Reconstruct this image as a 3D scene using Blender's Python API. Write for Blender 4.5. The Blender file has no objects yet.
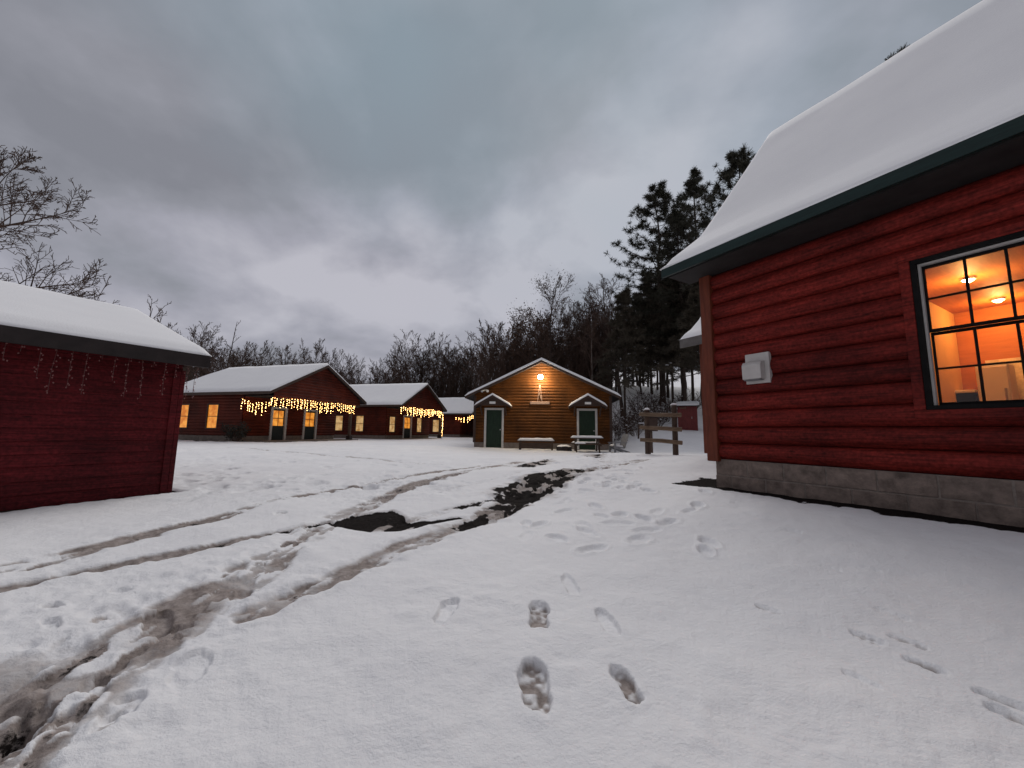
import bpy, bmesh, math, random
import numpy as np
from mathutils import Vector, Matrix, noise as mnoise

scene = bpy.context.scene
COL = scene.collection
R = math.radians

# ------------------------------------------------------------------ camera
F, PIT, ROLL, CAMH = 385.0, R(7.0), R(0.8), 0.78
cam_data = bpy.data.cameras.new('camera')
cam = bpy.data.objects.new('camera', cam_data)
COL.objects.link(cam)
cam_data.sensor_width = 36.0
cam_data.lens = F / 1024 * 36.0
cam_data.clip_start, cam_data.clip_end = 0.05, 2000
cam.matrix_world = (Matrix.Translation((0, 0, CAMH)) @ Matrix.Rotation(R(90) + PIT, 4, 'X') @ Matrix.Rotation(ROLL, 4, 'Z'))
scene.camera = cam
_m = cam.matrix_world.to_3x3()
CR, CU, CF = _m @ Vector((1, 0, 0)), _m @ Vector((0, 1, 0)), _m @ Vector((0, 0, -1))

def at(px, py, z=0.0):
    """ground-plan point (at height z) seen at a place in the photo; used to survey the plan"""
    d = CR * ((px - 512) / F) + CU * ((384 - py) / F) + CF
    t = (z - CAMH) / d.z
    return Vector((d.x * t, d.y * t))

def plan(px, Y):
    d = CR * ((px - 512) / F) + CF
    return d.x / d.y * Y

def height(px, py, Y):
    """height above the yard of something seen at a place in the photo, standing Y metres out"""
    d = CR * ((px - 512) / F) + CU * ((384 - py) / F) + CF
    return CAMH + d.z / d.y * Y

# ------------------------------------------------------------------ noise helpers (numpy)
def _hash(ix, iy, seed):
    h = (ix.astype(np.int64) * 374761393 + iy.astype(np.int64) * 668265263 + seed * 1442695041) & 0xffffffff
    h = ((h ^ (h >> 13)) * 1274126177) & 0xffffffff
    return ((h ^ (h >> 16)) & 0xffff) / 65535.0

def vnoise(x, y, seed=0):
    ix, iy = np.floor(x), np.floor(y)
    fx, fy = x - ix, y - iy
    fx, fy = fx * fx * (3 - 2 * fx), fy * fy * (3 - 2 * fy)
    a, b = _hash(ix, iy, seed), _hash(ix + 1, iy, seed)
    c, d = _hash(ix, iy + 1, seed), _hash(ix + 1, iy + 1, seed)
    return (a * (1 - fx) + b * fx) * (1 - fy) + (c * (1 - fx) + d * fx) * fy

def fbm(x, y, octaves=4, seed=0):
    s, amp, tot = 0.0, 1.0, 0.0
    for o in range(octaves):
        s = s + amp * vnoise(x * 2 ** o + 17.3 * o, y * 2 ** o - 9.1 * o, seed + o)
        tot += amp
        amp *= 0.5
    return s / tot - 0.5

def sstep(a, b, x):
    t = np.clip((x - a) / (b - a), 0, 1)
    return t * t * (3 - 2 * t)

# ------------------------------------------------------------------ terrain
LC = np.array([2.622, 5.0])                     # lodge corner in plan
LX, LY = np.array([0.4923, -0.8704]), np.array([0.8704, 0.4923])

def terrain(x, y):
    x, y = np.asarray(x, float), np.asarray(y, float)
    px_, py_ = x - LC[0], y - LC[1]
    ly = px_ * LY[0] + py_ * LY[1]
    lx = px_ * LX[0] + py_ * LX[1]
    z = 0.15 * sstep(-2.6, -0.25, ly) * sstep(-3.0, 0.5, lx + 2)       # bank against the lodge
    z = z + 0.14 * sstep(6, 10.5, y) * sstep(1.0, 4.0, x) * (1 - sstep(12.2, 14.0, y)) * (1 - sstep(-1.5, 1.0, lx - 0))
    z = z - 0.12 * sstep(12.5, 15, y) * sstep(-5, 0, x)
    bump = fbm(x * 0.25, y * 0.25, 3, 5) * 0.10 * sstep(2, 12, np.hypot(x, y))
    z = z + bump * (1 - 0.7 * sstep(16, 22, y) * sstep(-4, 0, x) * (1 - sstep(6, 9, x)))
    right = sstep(3.5, 9.5, x - 0.12 * (y - 20))
    z = z + right * (1.25 * sstep(19, 28, y) + 5.2 * sstep(27, 46, y))
    z = z + sstep(64, 120, y) * 5 * sstep(-40, 0, x) + right * sstep(44, 140, y) * 10
    return z

def tz(x, y):
    return float(terrain(np.array([x]), np.array([y]))[0])

# ------------------------------------------------------------------ materials
def new_mat(name):
    m = bpy.data.materials.new(name)
    m.use_nodes = True
    nt = m.node_tree
    return m, nt, nt.nodes, nt.links, nt.nodes['Principled BSDF']

def lin(c):
    return (c[0], c[1], c[2], 1)

def mat(name, col, rough=0.7, var=0.25, scale=6.0, stretch=(1, 1, 1), bump=0.2, metallic=0.0, col2=None, spec=0.3, detail=6):
    m, nt, N, L, P = new_mat(name)
    tc = N.new('ShaderNodeTexCoord')
    mp = N.new('ShaderNodeMapping')
    mp.inputs['Scale'].default_value = stretch
    L.new(tc.outputs['Object'], mp.inputs['Vector'])
    n = N.new('ShaderNodeTexNoise')
    n.inputs['Scale'].default_value = scale
    n.inputs['Detail'].default_value = detail
    n.inputs['Roughness'].default_value = 0.65
    L.new(mp.outputs['Vector'], n.inputs['Vector'])
    rmp = N.new('ShaderNodeValToRGB')
    a = tuple(c * (1 - var) for c in col)
    b = tuple(min(1, c * (1 + var)) for c in col) if col2 is None else col2
    rmp.color_ramp.elements[0].position, rmp.color_ramp.elements[1].position = 0.3, 0.72
    rmp.color_ramp.elements[0].color, rmp.color_ramp.elements[1].color = lin(a), lin(b)
    L.new(n.outputs['Fac'], rmp.inputs['Fac'])
    L.new(rmp.outputs['Color'], P.inputs['Base Color'])
    P.inputs['Roughness'].default_value = rough
    P.inputs['Metallic'].default_value = metallic
    P.inputs['Specular IOR Level'].default_value = spec
    if bump:
        bp = N.new('ShaderNodeBump')
        bp.inputs['Strength'].default_value = bump
        bp.inputs['Distance'].default_value = 0.02
        L.new(n.outputs['Fac'], bp.inputs['Height'])
        L.new(bp.outputs['Normal'], P.inputs['Normal'])
    return m

def siding_mat(name, col, course, var=0.3, rough=0.62, z0=0.0, weather=(0.5, 0.45, 0.42), grain=(1.6, 1.6, 26)):
    """stained wood: grain runs level along the boards, each course a little different in tone"""
    m, nt, N, L, P = new_mat(name)
    tc = N.new('ShaderNodeTexCoord')
    mp = N.new('ShaderNodeMapping')
    mp.inputs['Scale'].default_value = grain
    L.new(tc.outputs['Object'], mp.inputs['Vector'])
    n = N.new('ShaderNodeTexNoise')
    n.inputs['Scale'].default_value, n.inputs['Detail'].default_value = 2.2, 8
    L.new(mp.outputs['Vector'], n.inputs['Vector'])
    big = N.new('ShaderNodeTexNoise')
    big.inputs['Scale'].default_value, big.inputs['Detail'].default_value = 1.1, 5
    L.new(tc.outputs['Object'], big.inputs['Vector'])
    sep = N.new('ShaderNodeSeparateXYZ')
    L.new(tc.outputs['Object'], sep.inputs[0])
    q = N.new('ShaderNodeMath'); q.operation = 'SUBTRACT'; q.inputs[1].default_value = z0
    L.new(sep.outputs['Z'], q.inputs[0])
    q1 = N.new('ShaderNodeMath'); q1.operation = 'DIVIDE'; q1.inputs[1].default_value = course
    L.new(q.outputs[0], q1.inputs[0])
    q2 = N.new('ShaderNodeMath'); q2.operation = 'FLOOR'
    L.new(q1.outputs[0], q2.inputs[0])
    wn = N.new('ShaderNodeTexWhiteNoise'); wn.noise_dimensions = '1D'
    L.new(q2.outputs[0], wn.inputs['W'])
    s1 = N.new('ShaderNodeMath'); s1.operation = 'MULTIPLY_ADD'; s1.inputs[1].default_value = 0.12; s1.inputs[2].default_value = -0.06
    L.new(wn.outputs['Value'], s1.inputs[0])
    s2 = N.new('ShaderNodeMath'); s2.operation = 'ADD'
    L.new(s1.outputs[0], s2.inputs[0]); L.new(n.outputs['Fac'], s2.inputs[1])
    rmp = N.new('ShaderNodeValToRGB')
    rmp.color_ramp.elements[0].position, rmp.color_ramp.elements[1].position = 0.28, 0.75
    rmp.color_ramp.elements[0].color = lin(tuple(c * (1 - var) for c in col))
    rmp.color_ramp.elements[1].color = lin(tuple(c * (1 + var) for c in col))
    L.new(s2.outputs[0], rmp.inputs['Fac'])
    mx = N.new('ShaderNodeMix'); mx.data_type = 'RGBA'; mx.blend_type = 'MULTIPLY'
    r2 = N.new('ShaderNodeValToRGB')
    r2.color_ramp.elements[0].position, r2.color_ramp.elements[1].position = 0.35, 0.65
    r2.color_ramp.elements[0].color, r2.color_ramp.elements[1].color = (0.42, 0.42, 0.46, 1), (1.12, 1.08, 1.05, 1)
    L.new(big.outputs['Fac'], r2.inputs['Fac'])
    mx.inputs['Factor'].default_value = 0.8
    L.new(rmp.outputs['Color'], mx.inputs['A']); L.new(r2.outputs['Color'], mx.inputs['B'])
    mpk = N.new('ShaderNodeMapping'); mpk.inputs['Scale'].default_value = (2.3, 2.3, 6.5)
    L.new(tc.outputs['Object'], mpk.inputs['Vector'])
    vk = N.new('ShaderNodeTexVoronoi'); vk.inputs['Scale'].default_value = 1.6
    L.new(mpk.outputs['Vector'], vk.inputs['Vector'])
    rk = N.new('ShaderNodeValToRGB')
    rk.color_ramp.elements[0].position, rk.color_ramp.elements[1].position = 0.03, 0.13
    rk.color_ramp.elements[0].color, rk.color_ramp.elements[1].color = (0.25, 0.22, 0.22, 1), (1, 1, 1, 1)
    L.new(vk.outputs['Distance'], rk.inputs['Fac'])
    fine = N.new('ShaderNodeTexNoise'); fine.inputs['Scale'].default_value = 38; fine.inputs['Detail'].default_value = 4
    L.new(tc.outputs['Object'], fine.inputs['Vector'])
    rf_ = N.new('ShaderNodeValToRGB')
    rf_.color_ramp.elements[0].position, rf_.color_ramp.elements[1].position = 0.32, 0.68
    rf_.color_ramp.elements[0].color, rf_.color_ramp.elements[1].color = (0.55, 0.55, 0.55, 1), (1.35, 1.35, 1.35, 1)
    L.new(fine.outputs['Fac'], rf_.inputs['Fac'])
    m2 = N.new('ShaderNodeMix'); m2.data_type = 'RGBA'; m2.blend_type = 'MULTIPLY'; m2.inputs['Factor'].default_value = 0.9
    L.new(mx.outputs['Result'], m2.inputs['A']); L.new(rk.outputs['Color'], m2.inputs['B'])
    m3 = N.new('ShaderNodeMix'); m3.data_type = 'RGBA'; m3.blend_type = 'MULTIPLY'; m3.inputs['Factor'].default_value = 0.8
    L.new(m2.outputs['Result'], m3.inputs['A']); L.new(rf_.outputs['Color'], m3.inputs['B'])
    L.new(m3.outputs['Result'], P.inputs['Base Color'])
    P.inputs['Roughness'].default_value = rough
    P.inputs['Specular IOR Level'].default_value = 0.15
    bp = N.new('ShaderNodeBump')
    bp.inputs['Strength'].default_value, bp.inputs['Distance'].default_value = 0.35, 0.01
    L.new(n.outputs['Fac'], bp.inputs['Height']); L.new(bp.outputs['Normal'], P.inputs['Normal'])
    return m

def emis(name, col, strength, base=(0.8, 0.7, 0.5)):
    m, nt, N, L, P = new_mat(name)
    P.inputs['Base Color'].default_value = lin(base)
    P.inputs['Emission Color'].default_value = lin(col)
    P.inputs['Emission Strength'].default_value = strength
    return m

def lit_pane(name, cols, strength):
    """a lit room seen through a far window pane: uneven warm light, emitted"""
    m, nt, N, L, P = new_mat(name)
    tc = N.new('ShaderNodeTexCoord')
    n = N.new('ShaderNodeTexNoise')
    n.inputs['Scale'].default_value, n.inputs['Detail'].default_value = 3.1, 3
    L.new(tc.outputs['Object'], n.inputs['Vector'])
    rmp = N.new('ShaderNodeValToRGB')
    rmp.color_ramp.elements[0].position, rmp.color_ramp.elements[1].position = 0.36, 0.66
    rmp.color_ramp.elements[0].color, rmp.color_ramp.elements[1].color = lin(cols[0]), lin(cols[1])
    L.new(n.outputs['Fac'], rmp.inputs['Fac'])
    L.new(rmp.outputs['Color'], P.inputs['Emission Color'])
    P.inputs['Emission Strength'].default_value = strength
    P.inputs['Base Color'].default_value = (0.05, 0.03, 0.02, 1)
    P.inputs['Roughness'].default_value = 0.15
    return m

def snow_mat(name='snow'):
    m, nt, N, L, P = new_mat(name)
    tc = N.new('ShaderNodeTexCoord')
    n = N.new('ShaderNodeTexNoise'); n.inputs['Scale'].default_value = 2.0; n.inputs['Detail'].default_value = 8
    n2 = N.new('ShaderNodeTexNoise'); n2.inputs['Scale'].default_value = 60; n2.inputs['Detail'].default_value = 4
    L.new(tc.outputs['Object'], n.inputs['Vector']); L.new(tc.outputs['Object'], n2.inputs['Vector'])
    rmp = N.new('ShaderNodeValToRGB')
    rmp.color_ramp.elements[0].color, rmp.color_ramp.elements[1].color = (0.78, 0.78, 0.80, 1), (0.86, 0.86, 0.87, 1)
    L.new(n.outputs['Fac'], rmp.inputs['Fac']); L.new(rmp.outputs['Color'], P.inputs['Base Color'])
    P.inputs['Roughness'].default_value = 0.75
    P.inputs['Specular IOR Level'].default_value = 0.2
    bp = N.new('ShaderNodeBump'); bp.inputs['Strength'].default_value = 0.25; bp.inputs['Distance'].default_value = 0.012
    L.new(n2.outputs['Fac'], bp.inputs['Height']); L.new(bp.outputs['Normal'], P.inputs['Normal'])
    return m

def glass_mat():
    m, nt, N, L, P = new_mat('window_glass')
    N.remove(P)
    out = [x for x in N if x.type == 'OUTPUT_MATERIAL'][0]
    t = N.new('ShaderNodeBsdfTransparent'); g = N.new('ShaderNodeBsdfGlossy')
    g.inputs['Roughness'].default_value = 0.03
    t.inputs['Color'].default_value = (0.93, 0.92, 0.9, 1)
    fr = N.new('ShaderNodeFresnel'); fr.inputs['IOR'].default_value = 1.45
    mx = N.new('ShaderNodeMixShader')
    L.new(fr.outputs[0], mx.inputs[0]); L.new(t.outputs[0], mx.inputs[1]); L.new(g.outputs[0], mx.inputs[2])
    L.new(mx.outputs[0], out.inputs['Surface'])
    return m

M = {}
M['snow'] = snow_mat()
M['lodge_log'] = siding_mat('lodge_log', (0.185, 0.019, 0.0145), 0.2, z0=0.47, var=0.5)
M['shed_log'] = siding_mat('shed_log', (0.115, 0.0115, 0.0145), 0.13, z0=0.05, var=.5)
M['row_log'] = siding_mat('row_log', (0.115, 0.020, 0.010), 0.18, z0=0.3)
M['bath_log'] = siding_mat('bath_log', (0.125, 0.044, 0.009), 0.16, z0=0.2)
M['corner_wood'] = mat('corner_wood', (0.15, 0.034, 0.016), 0.6, 0.4, 2.5, (9, 9, 1), 0.3)
M['dark_red_trim'] = mat('dark_red_trim', (0.085, 0.012, 0.011), 0.6, 0.35, 3, (2, 2, 14), 0.25)
M['green_trim'] = mat('green_trim', (0.007, 0.022, 0.020), 0.45, 0.3, 5, (1, 8, 8), 0.1)
M['dark_trim'] = mat('dark_trim', (0.026, 0.019, 0.018), 0.6, 0.4, 5, (1, 1, 1), 0.15)
M['grey_trim'] = mat('grey_trim', (0.14, 0.13, 0.125), 0.6, 0.25, 6)
M['brown_trim'] = mat('brown_trim', (0.055, 0.032, 0.024), 0.6, 0.35, 6, (1, 1, 6))
M['soffit'] = mat('soffit', (0.025, 0.022, 0.022), 0.7, 0.3, 4)
M['black_frame'] = mat('black_frame', (0.010, 0.009, 0.009), 0.65, 0.3, 8, bump=0.05, spec=.1)
M['white_paint'] = mat('white_paint', (0.55, 0.53, 0.51), 0.5, 0.12, 7, bump=0.08)
M['vinyl'] = mat('vinyl', (0.55, 0.52, 0.50), 0.4, 0.1, 7, bump=0.03)
M['green_door'] = mat('green_door', (0.010, 0.027, 0.014), 0.5, 0.35, 3, (5, 5, 1), 0.15)
M['dark_door'] = mat('dark_door', (0.02, 0.028, 0.028), 0.5, 0.3, 4)
M['block'] = mat('concrete_block', (0.215, 0.165, 0.14), 0.9, 0.5, 9, bump=0.6, detail=10)
M['mortar'] = mat('mortar', (0.24, 0.20, 0.175), 0.95, 0.3, 20, bump=0.3)
M['concrete'] = mat('concrete', (0.20, 0.165, 0.14), 0.9, 0.3, 5, bump=0.3)
M['metal'] = mat('metal', (0.45, 0.44, 0.43), 0.35, 0.1, 9, metallic=0.9, bump=0.02)
M['bark'] = mat('bark', (0.055, 0.039, 0.032), 0.9, 0.45, 6, (6, 6, 1.2), 0.8)
M['pale_bark'] = mat('pale_bark', (0.16, 0.135, 0.12), 0.9, 0.5, 5, (3, 3, 1.5), 0.5)
M['twig'] = mat('twig', (0.075, 0.046, 0.035), 0.9, 0.35, 3, bump=0)
M['needle'] = mat('needle', (0.042, 0.040, 0.028), 0.8, 0.5, 0.9, bump=0)
M['hemlock'] = mat('hemlock_needle', (0.068, 0.056, 0.040), 0.85, 0.5, 0.7, bump=0)
M['oak_leaf'] = mat('oak_leaf', (0.085, 0.045, 0.026), 0.8, 0.4, 2, bump=0)
M['thicket'] = mat('thicket_stem', (0.062, 0.040, 0.029), 0.9, 0.5, 0.35, bump=0)
M['rail_wood'] = mat('rail_wood', (0.19, 0.135, 0.09), 0.8, 0.4, 3, (2, 8, 8), 0.4)
M['post_wood'] = mat('post_wood', (0.085, 0.058, 0.045), 0.85, 0.4, 4, (7, 7, 1), 0.4)
M['bench_wood'] = mat('bench_wood', (0.07, 0.045, 0.032), 0.8, 0.4, 4, (1, 6, 6), 0.3)
M['outhouse_red'] = mat('outhouse_red', (0.16, 0.035, 0.033), 0.7, 0.35, 4, (9, 9, 1), 0.3)
M['grey_plastic'] = mat('grey_plastic', (0.22, 0.22, 0.23), 0.5, 0.15, 6, bump=0.05)
M['shrub'] = mat('shrub_leaf', (0.03, 0.03, 0.025), 0.85, 0.4, 3, bump=0)
M['glass'] = glass_mat()
M['pane_orange'] = lit_pane('pane_orange', ((0.62, 0.17, 0.012), (1.0, 0.40, 0.06)), 0.8)
M['pane_cream'] = lit_pane('pane_cream', ((0.55, 0.28, 0.09), (1.0, 0.66, 0.30)), 0.55)
M['bulb'] = emis('warm_bulb', (1.0, 0.54, 0.18), 17)
M['gable_bulb'] = emis('gable_bulb', (1.0, 0.80, 0.50), 90)
M['unlit_bulb'] = mat('unlit_bulb', (0.26, 0.12, 0.11), 0.3, 0.1, 5, bump=0)
M['wire'] = mat('wire', (0.14, 0.07, 0.065), 0.6, 0.1, 5, bump=0)
M['dark_wire'] = mat('dark_wire', (0.05, 0.045, 0.03), 0.6, 0.1, 5, bump=0)
M['int_wood'] = mat('interior_wood', (0.48, 0.17, 0.035), 0.6, 0.18, 2.5, (1, 1, 9), 0.1)
M['int_ceiling'] = mat('interior_ceiling', (0.44, 0.16, 0.04), 0.6, 0.2, 3, (9, 1, 1), 0.1)
M['int_tan'] = mat('interior_tan', (0.64, 0.38, 0.14), 0.8, 0.08, 3, bump=0.03)
M['int_floor'] = mat('interior_floor', (0.30, 0.18, 0.10), 0.5, 0.2, 3, (1, 8, 1), 0.1)
M['appliance'] = mat('appliance', (0.78, 0.75, 0.68), 0.35, 0.05, 3, bump=0)
M['cream_tile'] = mat('cream_tile', (0.72, 0.62, 0.42), 0.4, 0.25, 16, bump=0.05)
M['int_lamp'] = emis('interior_lamp', (1.0, 0.72, 0.38), 60)
M['ornament'] = mat('ornament_wood', (0.40, 0.26, 0.19), 0.6, 0.25, 6, (1, 1, 5), 0.1)
M['flood'] = mat('flood_lens', (0.75, 0.74, 0.72), 0.3, 0.05, 5, bump=0)

# ------------------------------------------------------------------ mesh helpers
class MB:
    def __init__(s):
        s.v, s.f = [], []
    def add(s, vs, fs, T=None):
        b = len(s.v)
        s.v.extend([tuple(T(v)) if T else tuple(v) for v in vs])
        s.f.extend([tuple(i + b for i in f) for f in fs])
        return s
    def box(s, x0, x1, y0, y1, z0, z1, T=None):
        vs = [(x0, y0, z0), (x1, y0, z0), (x1, y1, z0), (x0, y1, z0), (x0, y0, z1), (x1, y0, z1), (x1, y1, z1), (x0, y1, z1)]
        fs = [(0, 3, 2, 1), (4, 5, 6, 7), (0, 1, 5, 4), (1, 2, 6, 5), (2, 3, 7, 6), (3, 0, 4, 7)]
        return s.add(vs, fs, T)
    def tube(s, pts, radii, n=6, cap=True, T=None):
        pts = [Vector(p) for p in pts]
        vs, fs = [], []
        u = None
        for i, p in enumerate(pts):
            d = (pts[min(i + 1, len(pts) - 1)] - pts[max(i - 1, 0)])
            d = d.normalized() if d.length > 1e-9 else Vector((0, 0, 1))
            if u is None:
                u = d.orthogonal().normalized()
            else:
                u = (u - d * u.dot(d))
                u = u.normalized() if u.length > 1e-6 else d.orthogonal().normalized()
            w = d.cross(u)
            for k in range(n):
                a = 2 * math.pi * k / n
                vs.append(p + (u * math.cos(a) + w * math.sin(a)) * radii[i])
        for i in range(len(pts) - 1):
            for k in range(n):
                k2 = (k + 1) % n
                fs.append((i * n + k, i * n + k2, (i + 1) * n + k2, (i + 1) * n + k))
        if cap:
            fs.append(tuple(range(n))[::-1])
            fs.append(tuple((len(pts) - 1) * n + k for k in range(n)))
        return s.add(vs, fs, T)
    def prism(s, poly, a, b, axis='y', T=None):
        """closed polygon [(u, w)] extruded along an axis from a to b"""
        def P(u, w, t):
            return (u, t, w) if axis == 'y' else ((t, u, w) if axis == 'x' else (u, w, t))
        n = len(poly)
        vs = [P(u, w, a) for u, w in poly] + [P(u, w, b) for u, w in poly]
        fs = [(i, (i + 1) % n, n + (i + 1) % n, n + i) for i in range(n)]
        fs += [tuple(range(n))[::-1], tuple(range(n, 2 * n))]
        return s.add(vs, fs, T)
    def build(s, name, material, parent=None, smooth=False, bevel=0.0, fix=True):
        me = bpy.data.meshes.new(name)
        me.from_pydata(s.v, [], s.f)
        if fix:
            bm = bmesh.new(); bm.from_mesh(me)
            bmesh.ops.recalc_face_normals(bm, faces=bm.faces)
            bm.to_mesh(me); bm.free()
        me.materials.append(material)
        if smooth:
            me.polygons.foreach_set('use_smooth', [True] * len(me.polygons))
        o = bpy.data.objects.new(name, me)
        COL.objects.link(o)
        if parent:
            o.parent = parent
        if bevel:
            b = o.modifiers.new('bevel', 'BEVEL'); b.width = bevel; b.segments = 2; b.limit_method = 'ANGLE'
        return o

def empty(name, label, cat, loc=(0, 0, 0), rz=0.0, group=None):
    o = bpy.data.objects.new(name, None)
    COL.objects.link(o)
    o.empty_display_size = 0.2
    o.location, o.rotation_euler = loc, (0, 0, rz)
    o['label'], o['category'] = label, cat
    if group:
        o['group'] = group
    return o

def tag(o, label=None, cat=None, group=None, kind=None):
    if label: o['label'] = label
    if cat: o['category'] = cat
    if group: o['group'] = group
    if kind: o['kind'] = kind
    return o

def copy_tree(root, loc, rz, scale, label=None, group=None):
    r = root.copy(); COL.objects.link(r)
    r.location, r.rotation_euler = loc, (0, 0, rz)
    r.scale = scale
    if label: r['label'] = label
    if group: r['group'] = group
    elif 'group' in r and label: del r['group']
    for ch in list(root.children):
        c = ch.copy(); COL.objects.link(c); c.parent = r
    return r

def smooth_box_bevel(o, w):
    b = o.modifiers.new('bevel', 'BEVEL'); b.width = w; b.segments = 3
    return o

# ------------------------------------------------------------------ building helpers
def siding(mb, T, L, z0, z1, holes, course, depth, kind='log', xl=None, xr=None):
    """a course-by-course board wall in (x along, y outward, z up); holes are (x0, x1, z0, z1)"""
    zs = set()
    k = 0
    sub = (0.0, 0.035, 0.09, 0.18, 0.3, 0.42, 0.54, 0.66, 0.78, 0.88, 0.95, .985) if kind == 'log' else (0.0, 0.08, 0.55)
    z = z0
    while z < z1 - 1e-6:
        for t in sub:
            if z + t * course < z1: zs.add(round(z + t * course, 5))
        z += course
    zs.add(round(z1, 5))
    for h in holes:
        for q in (h[2], h[3]):
            if z0 < q < z1: zs.add(round(q, 5))
    zs = sorted(zs)
    def off(z, up):
        t = ((z - z0) / course) % 1.0
        if up and t < 1e-4: t = 0.0
        if (not up) and t < 1e-4 and z > z0: t = 1.0
        if kind == 'log':
            return depth * (1.18 * max(0.0, math.sin(math.pi * min(1, max(0, t)))) ** .55 - .18)
        return depth * (1 - t) if t > 0.02 else depth * 0.93
    for za, zb in zip(zs[:-1], zs[1:]):
        if zb - za < 1e-5: continue
        la, lb = (xl(za), xl(zb)) if xl else (0.0, 0.0)
        ra, rb = (xr(za), xr(zb)) if xr else (L, L)
        iv = [((la, lb), (ra, rb))]
        for h in sorted(holes):
            if h[2] < zb - 1e-6 and h[3] > za + 1e-6:
                nv = []
                for (p, q) in iv:
                    if h[0] > p[0] and h[1] < q[0]:
                        nv += [(p, (h[0], h[0])), ((h[1], h[1]), q)]
                    else:
                        nv.append((p, q))
                iv = nv
        oa, ob = off(za, True), off(zb, False)
        for (p, q) in iv:
            if q[0] - p[0] < 1e-5 and q[1] - p[1] < 1e-5: continue
            mb.add([(p[0], oa, za), (q[0], oa, za), (q[1], ob, zb), (p[1], ob, zb)], [(0, 1, 2, 3)], T)
            if kind != 'log' and abs(((zb - z0) / course) % 1.0) < 1e-4:
                mb.add([(p[1], 0, zb), (q[1], 0, zb), (q[1], depth, zb), (p[1], depth, zb)], [(0, 1, 2, 3)], T)

def frame_T(origin, ux, un):
    """wall frame to building frame: x along ux, y along outward normal un"""
    o, a, b = Vector(origin), Vector(ux), Vector(un)
    return lambda v: o + a * v[0] + b * v[1] + Vector((0, 0, v[2]))

def profile_interp(prof, w):
    for (w0, z0), (w1, z1) in zip(prof[:-1], prof[1:]):
        if w0 <= w <= w1:
            return z0 + (z1 - z0) * (w - w0) / (w1 - w0) if w1 > w0 else z0
    return prof[0][1] if w < prof[0][0] else prof[-1][1]

def extrude_profile(mb, top, bot, stations, mp):
    """top/bot: functions l -> list of (w, z) of one length; closed skin through the stations l"""
    n = None
    rows = []
    for l in stations:
        t, b = top(l), bot(l)
        ring = [mp(w, l, z) for w, z in t] + [mp(w, l, z) for w, z in reversed(b)]
        n = len(ring)
        rows.append(ring)
    vs = [p for r in rows for p in r]
    fs = []
    for i in range(len(rows) - 1):
        for k in range(n):
            k2 = (k + 1) % n
            fs.append((i * n + k, i * n + k2, (i + 1) * n + k2, (i + 1) * n + k))
    h = n // 2
    for r0 in (0, (len(rows) - 1) * n):
        for k in range(h - 1):
            fs.append((r0 + k, r0 + k + 1, r0 + n - 2 - k, r0 + n - 1 - k))
    mb.add(vs, fs)

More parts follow.
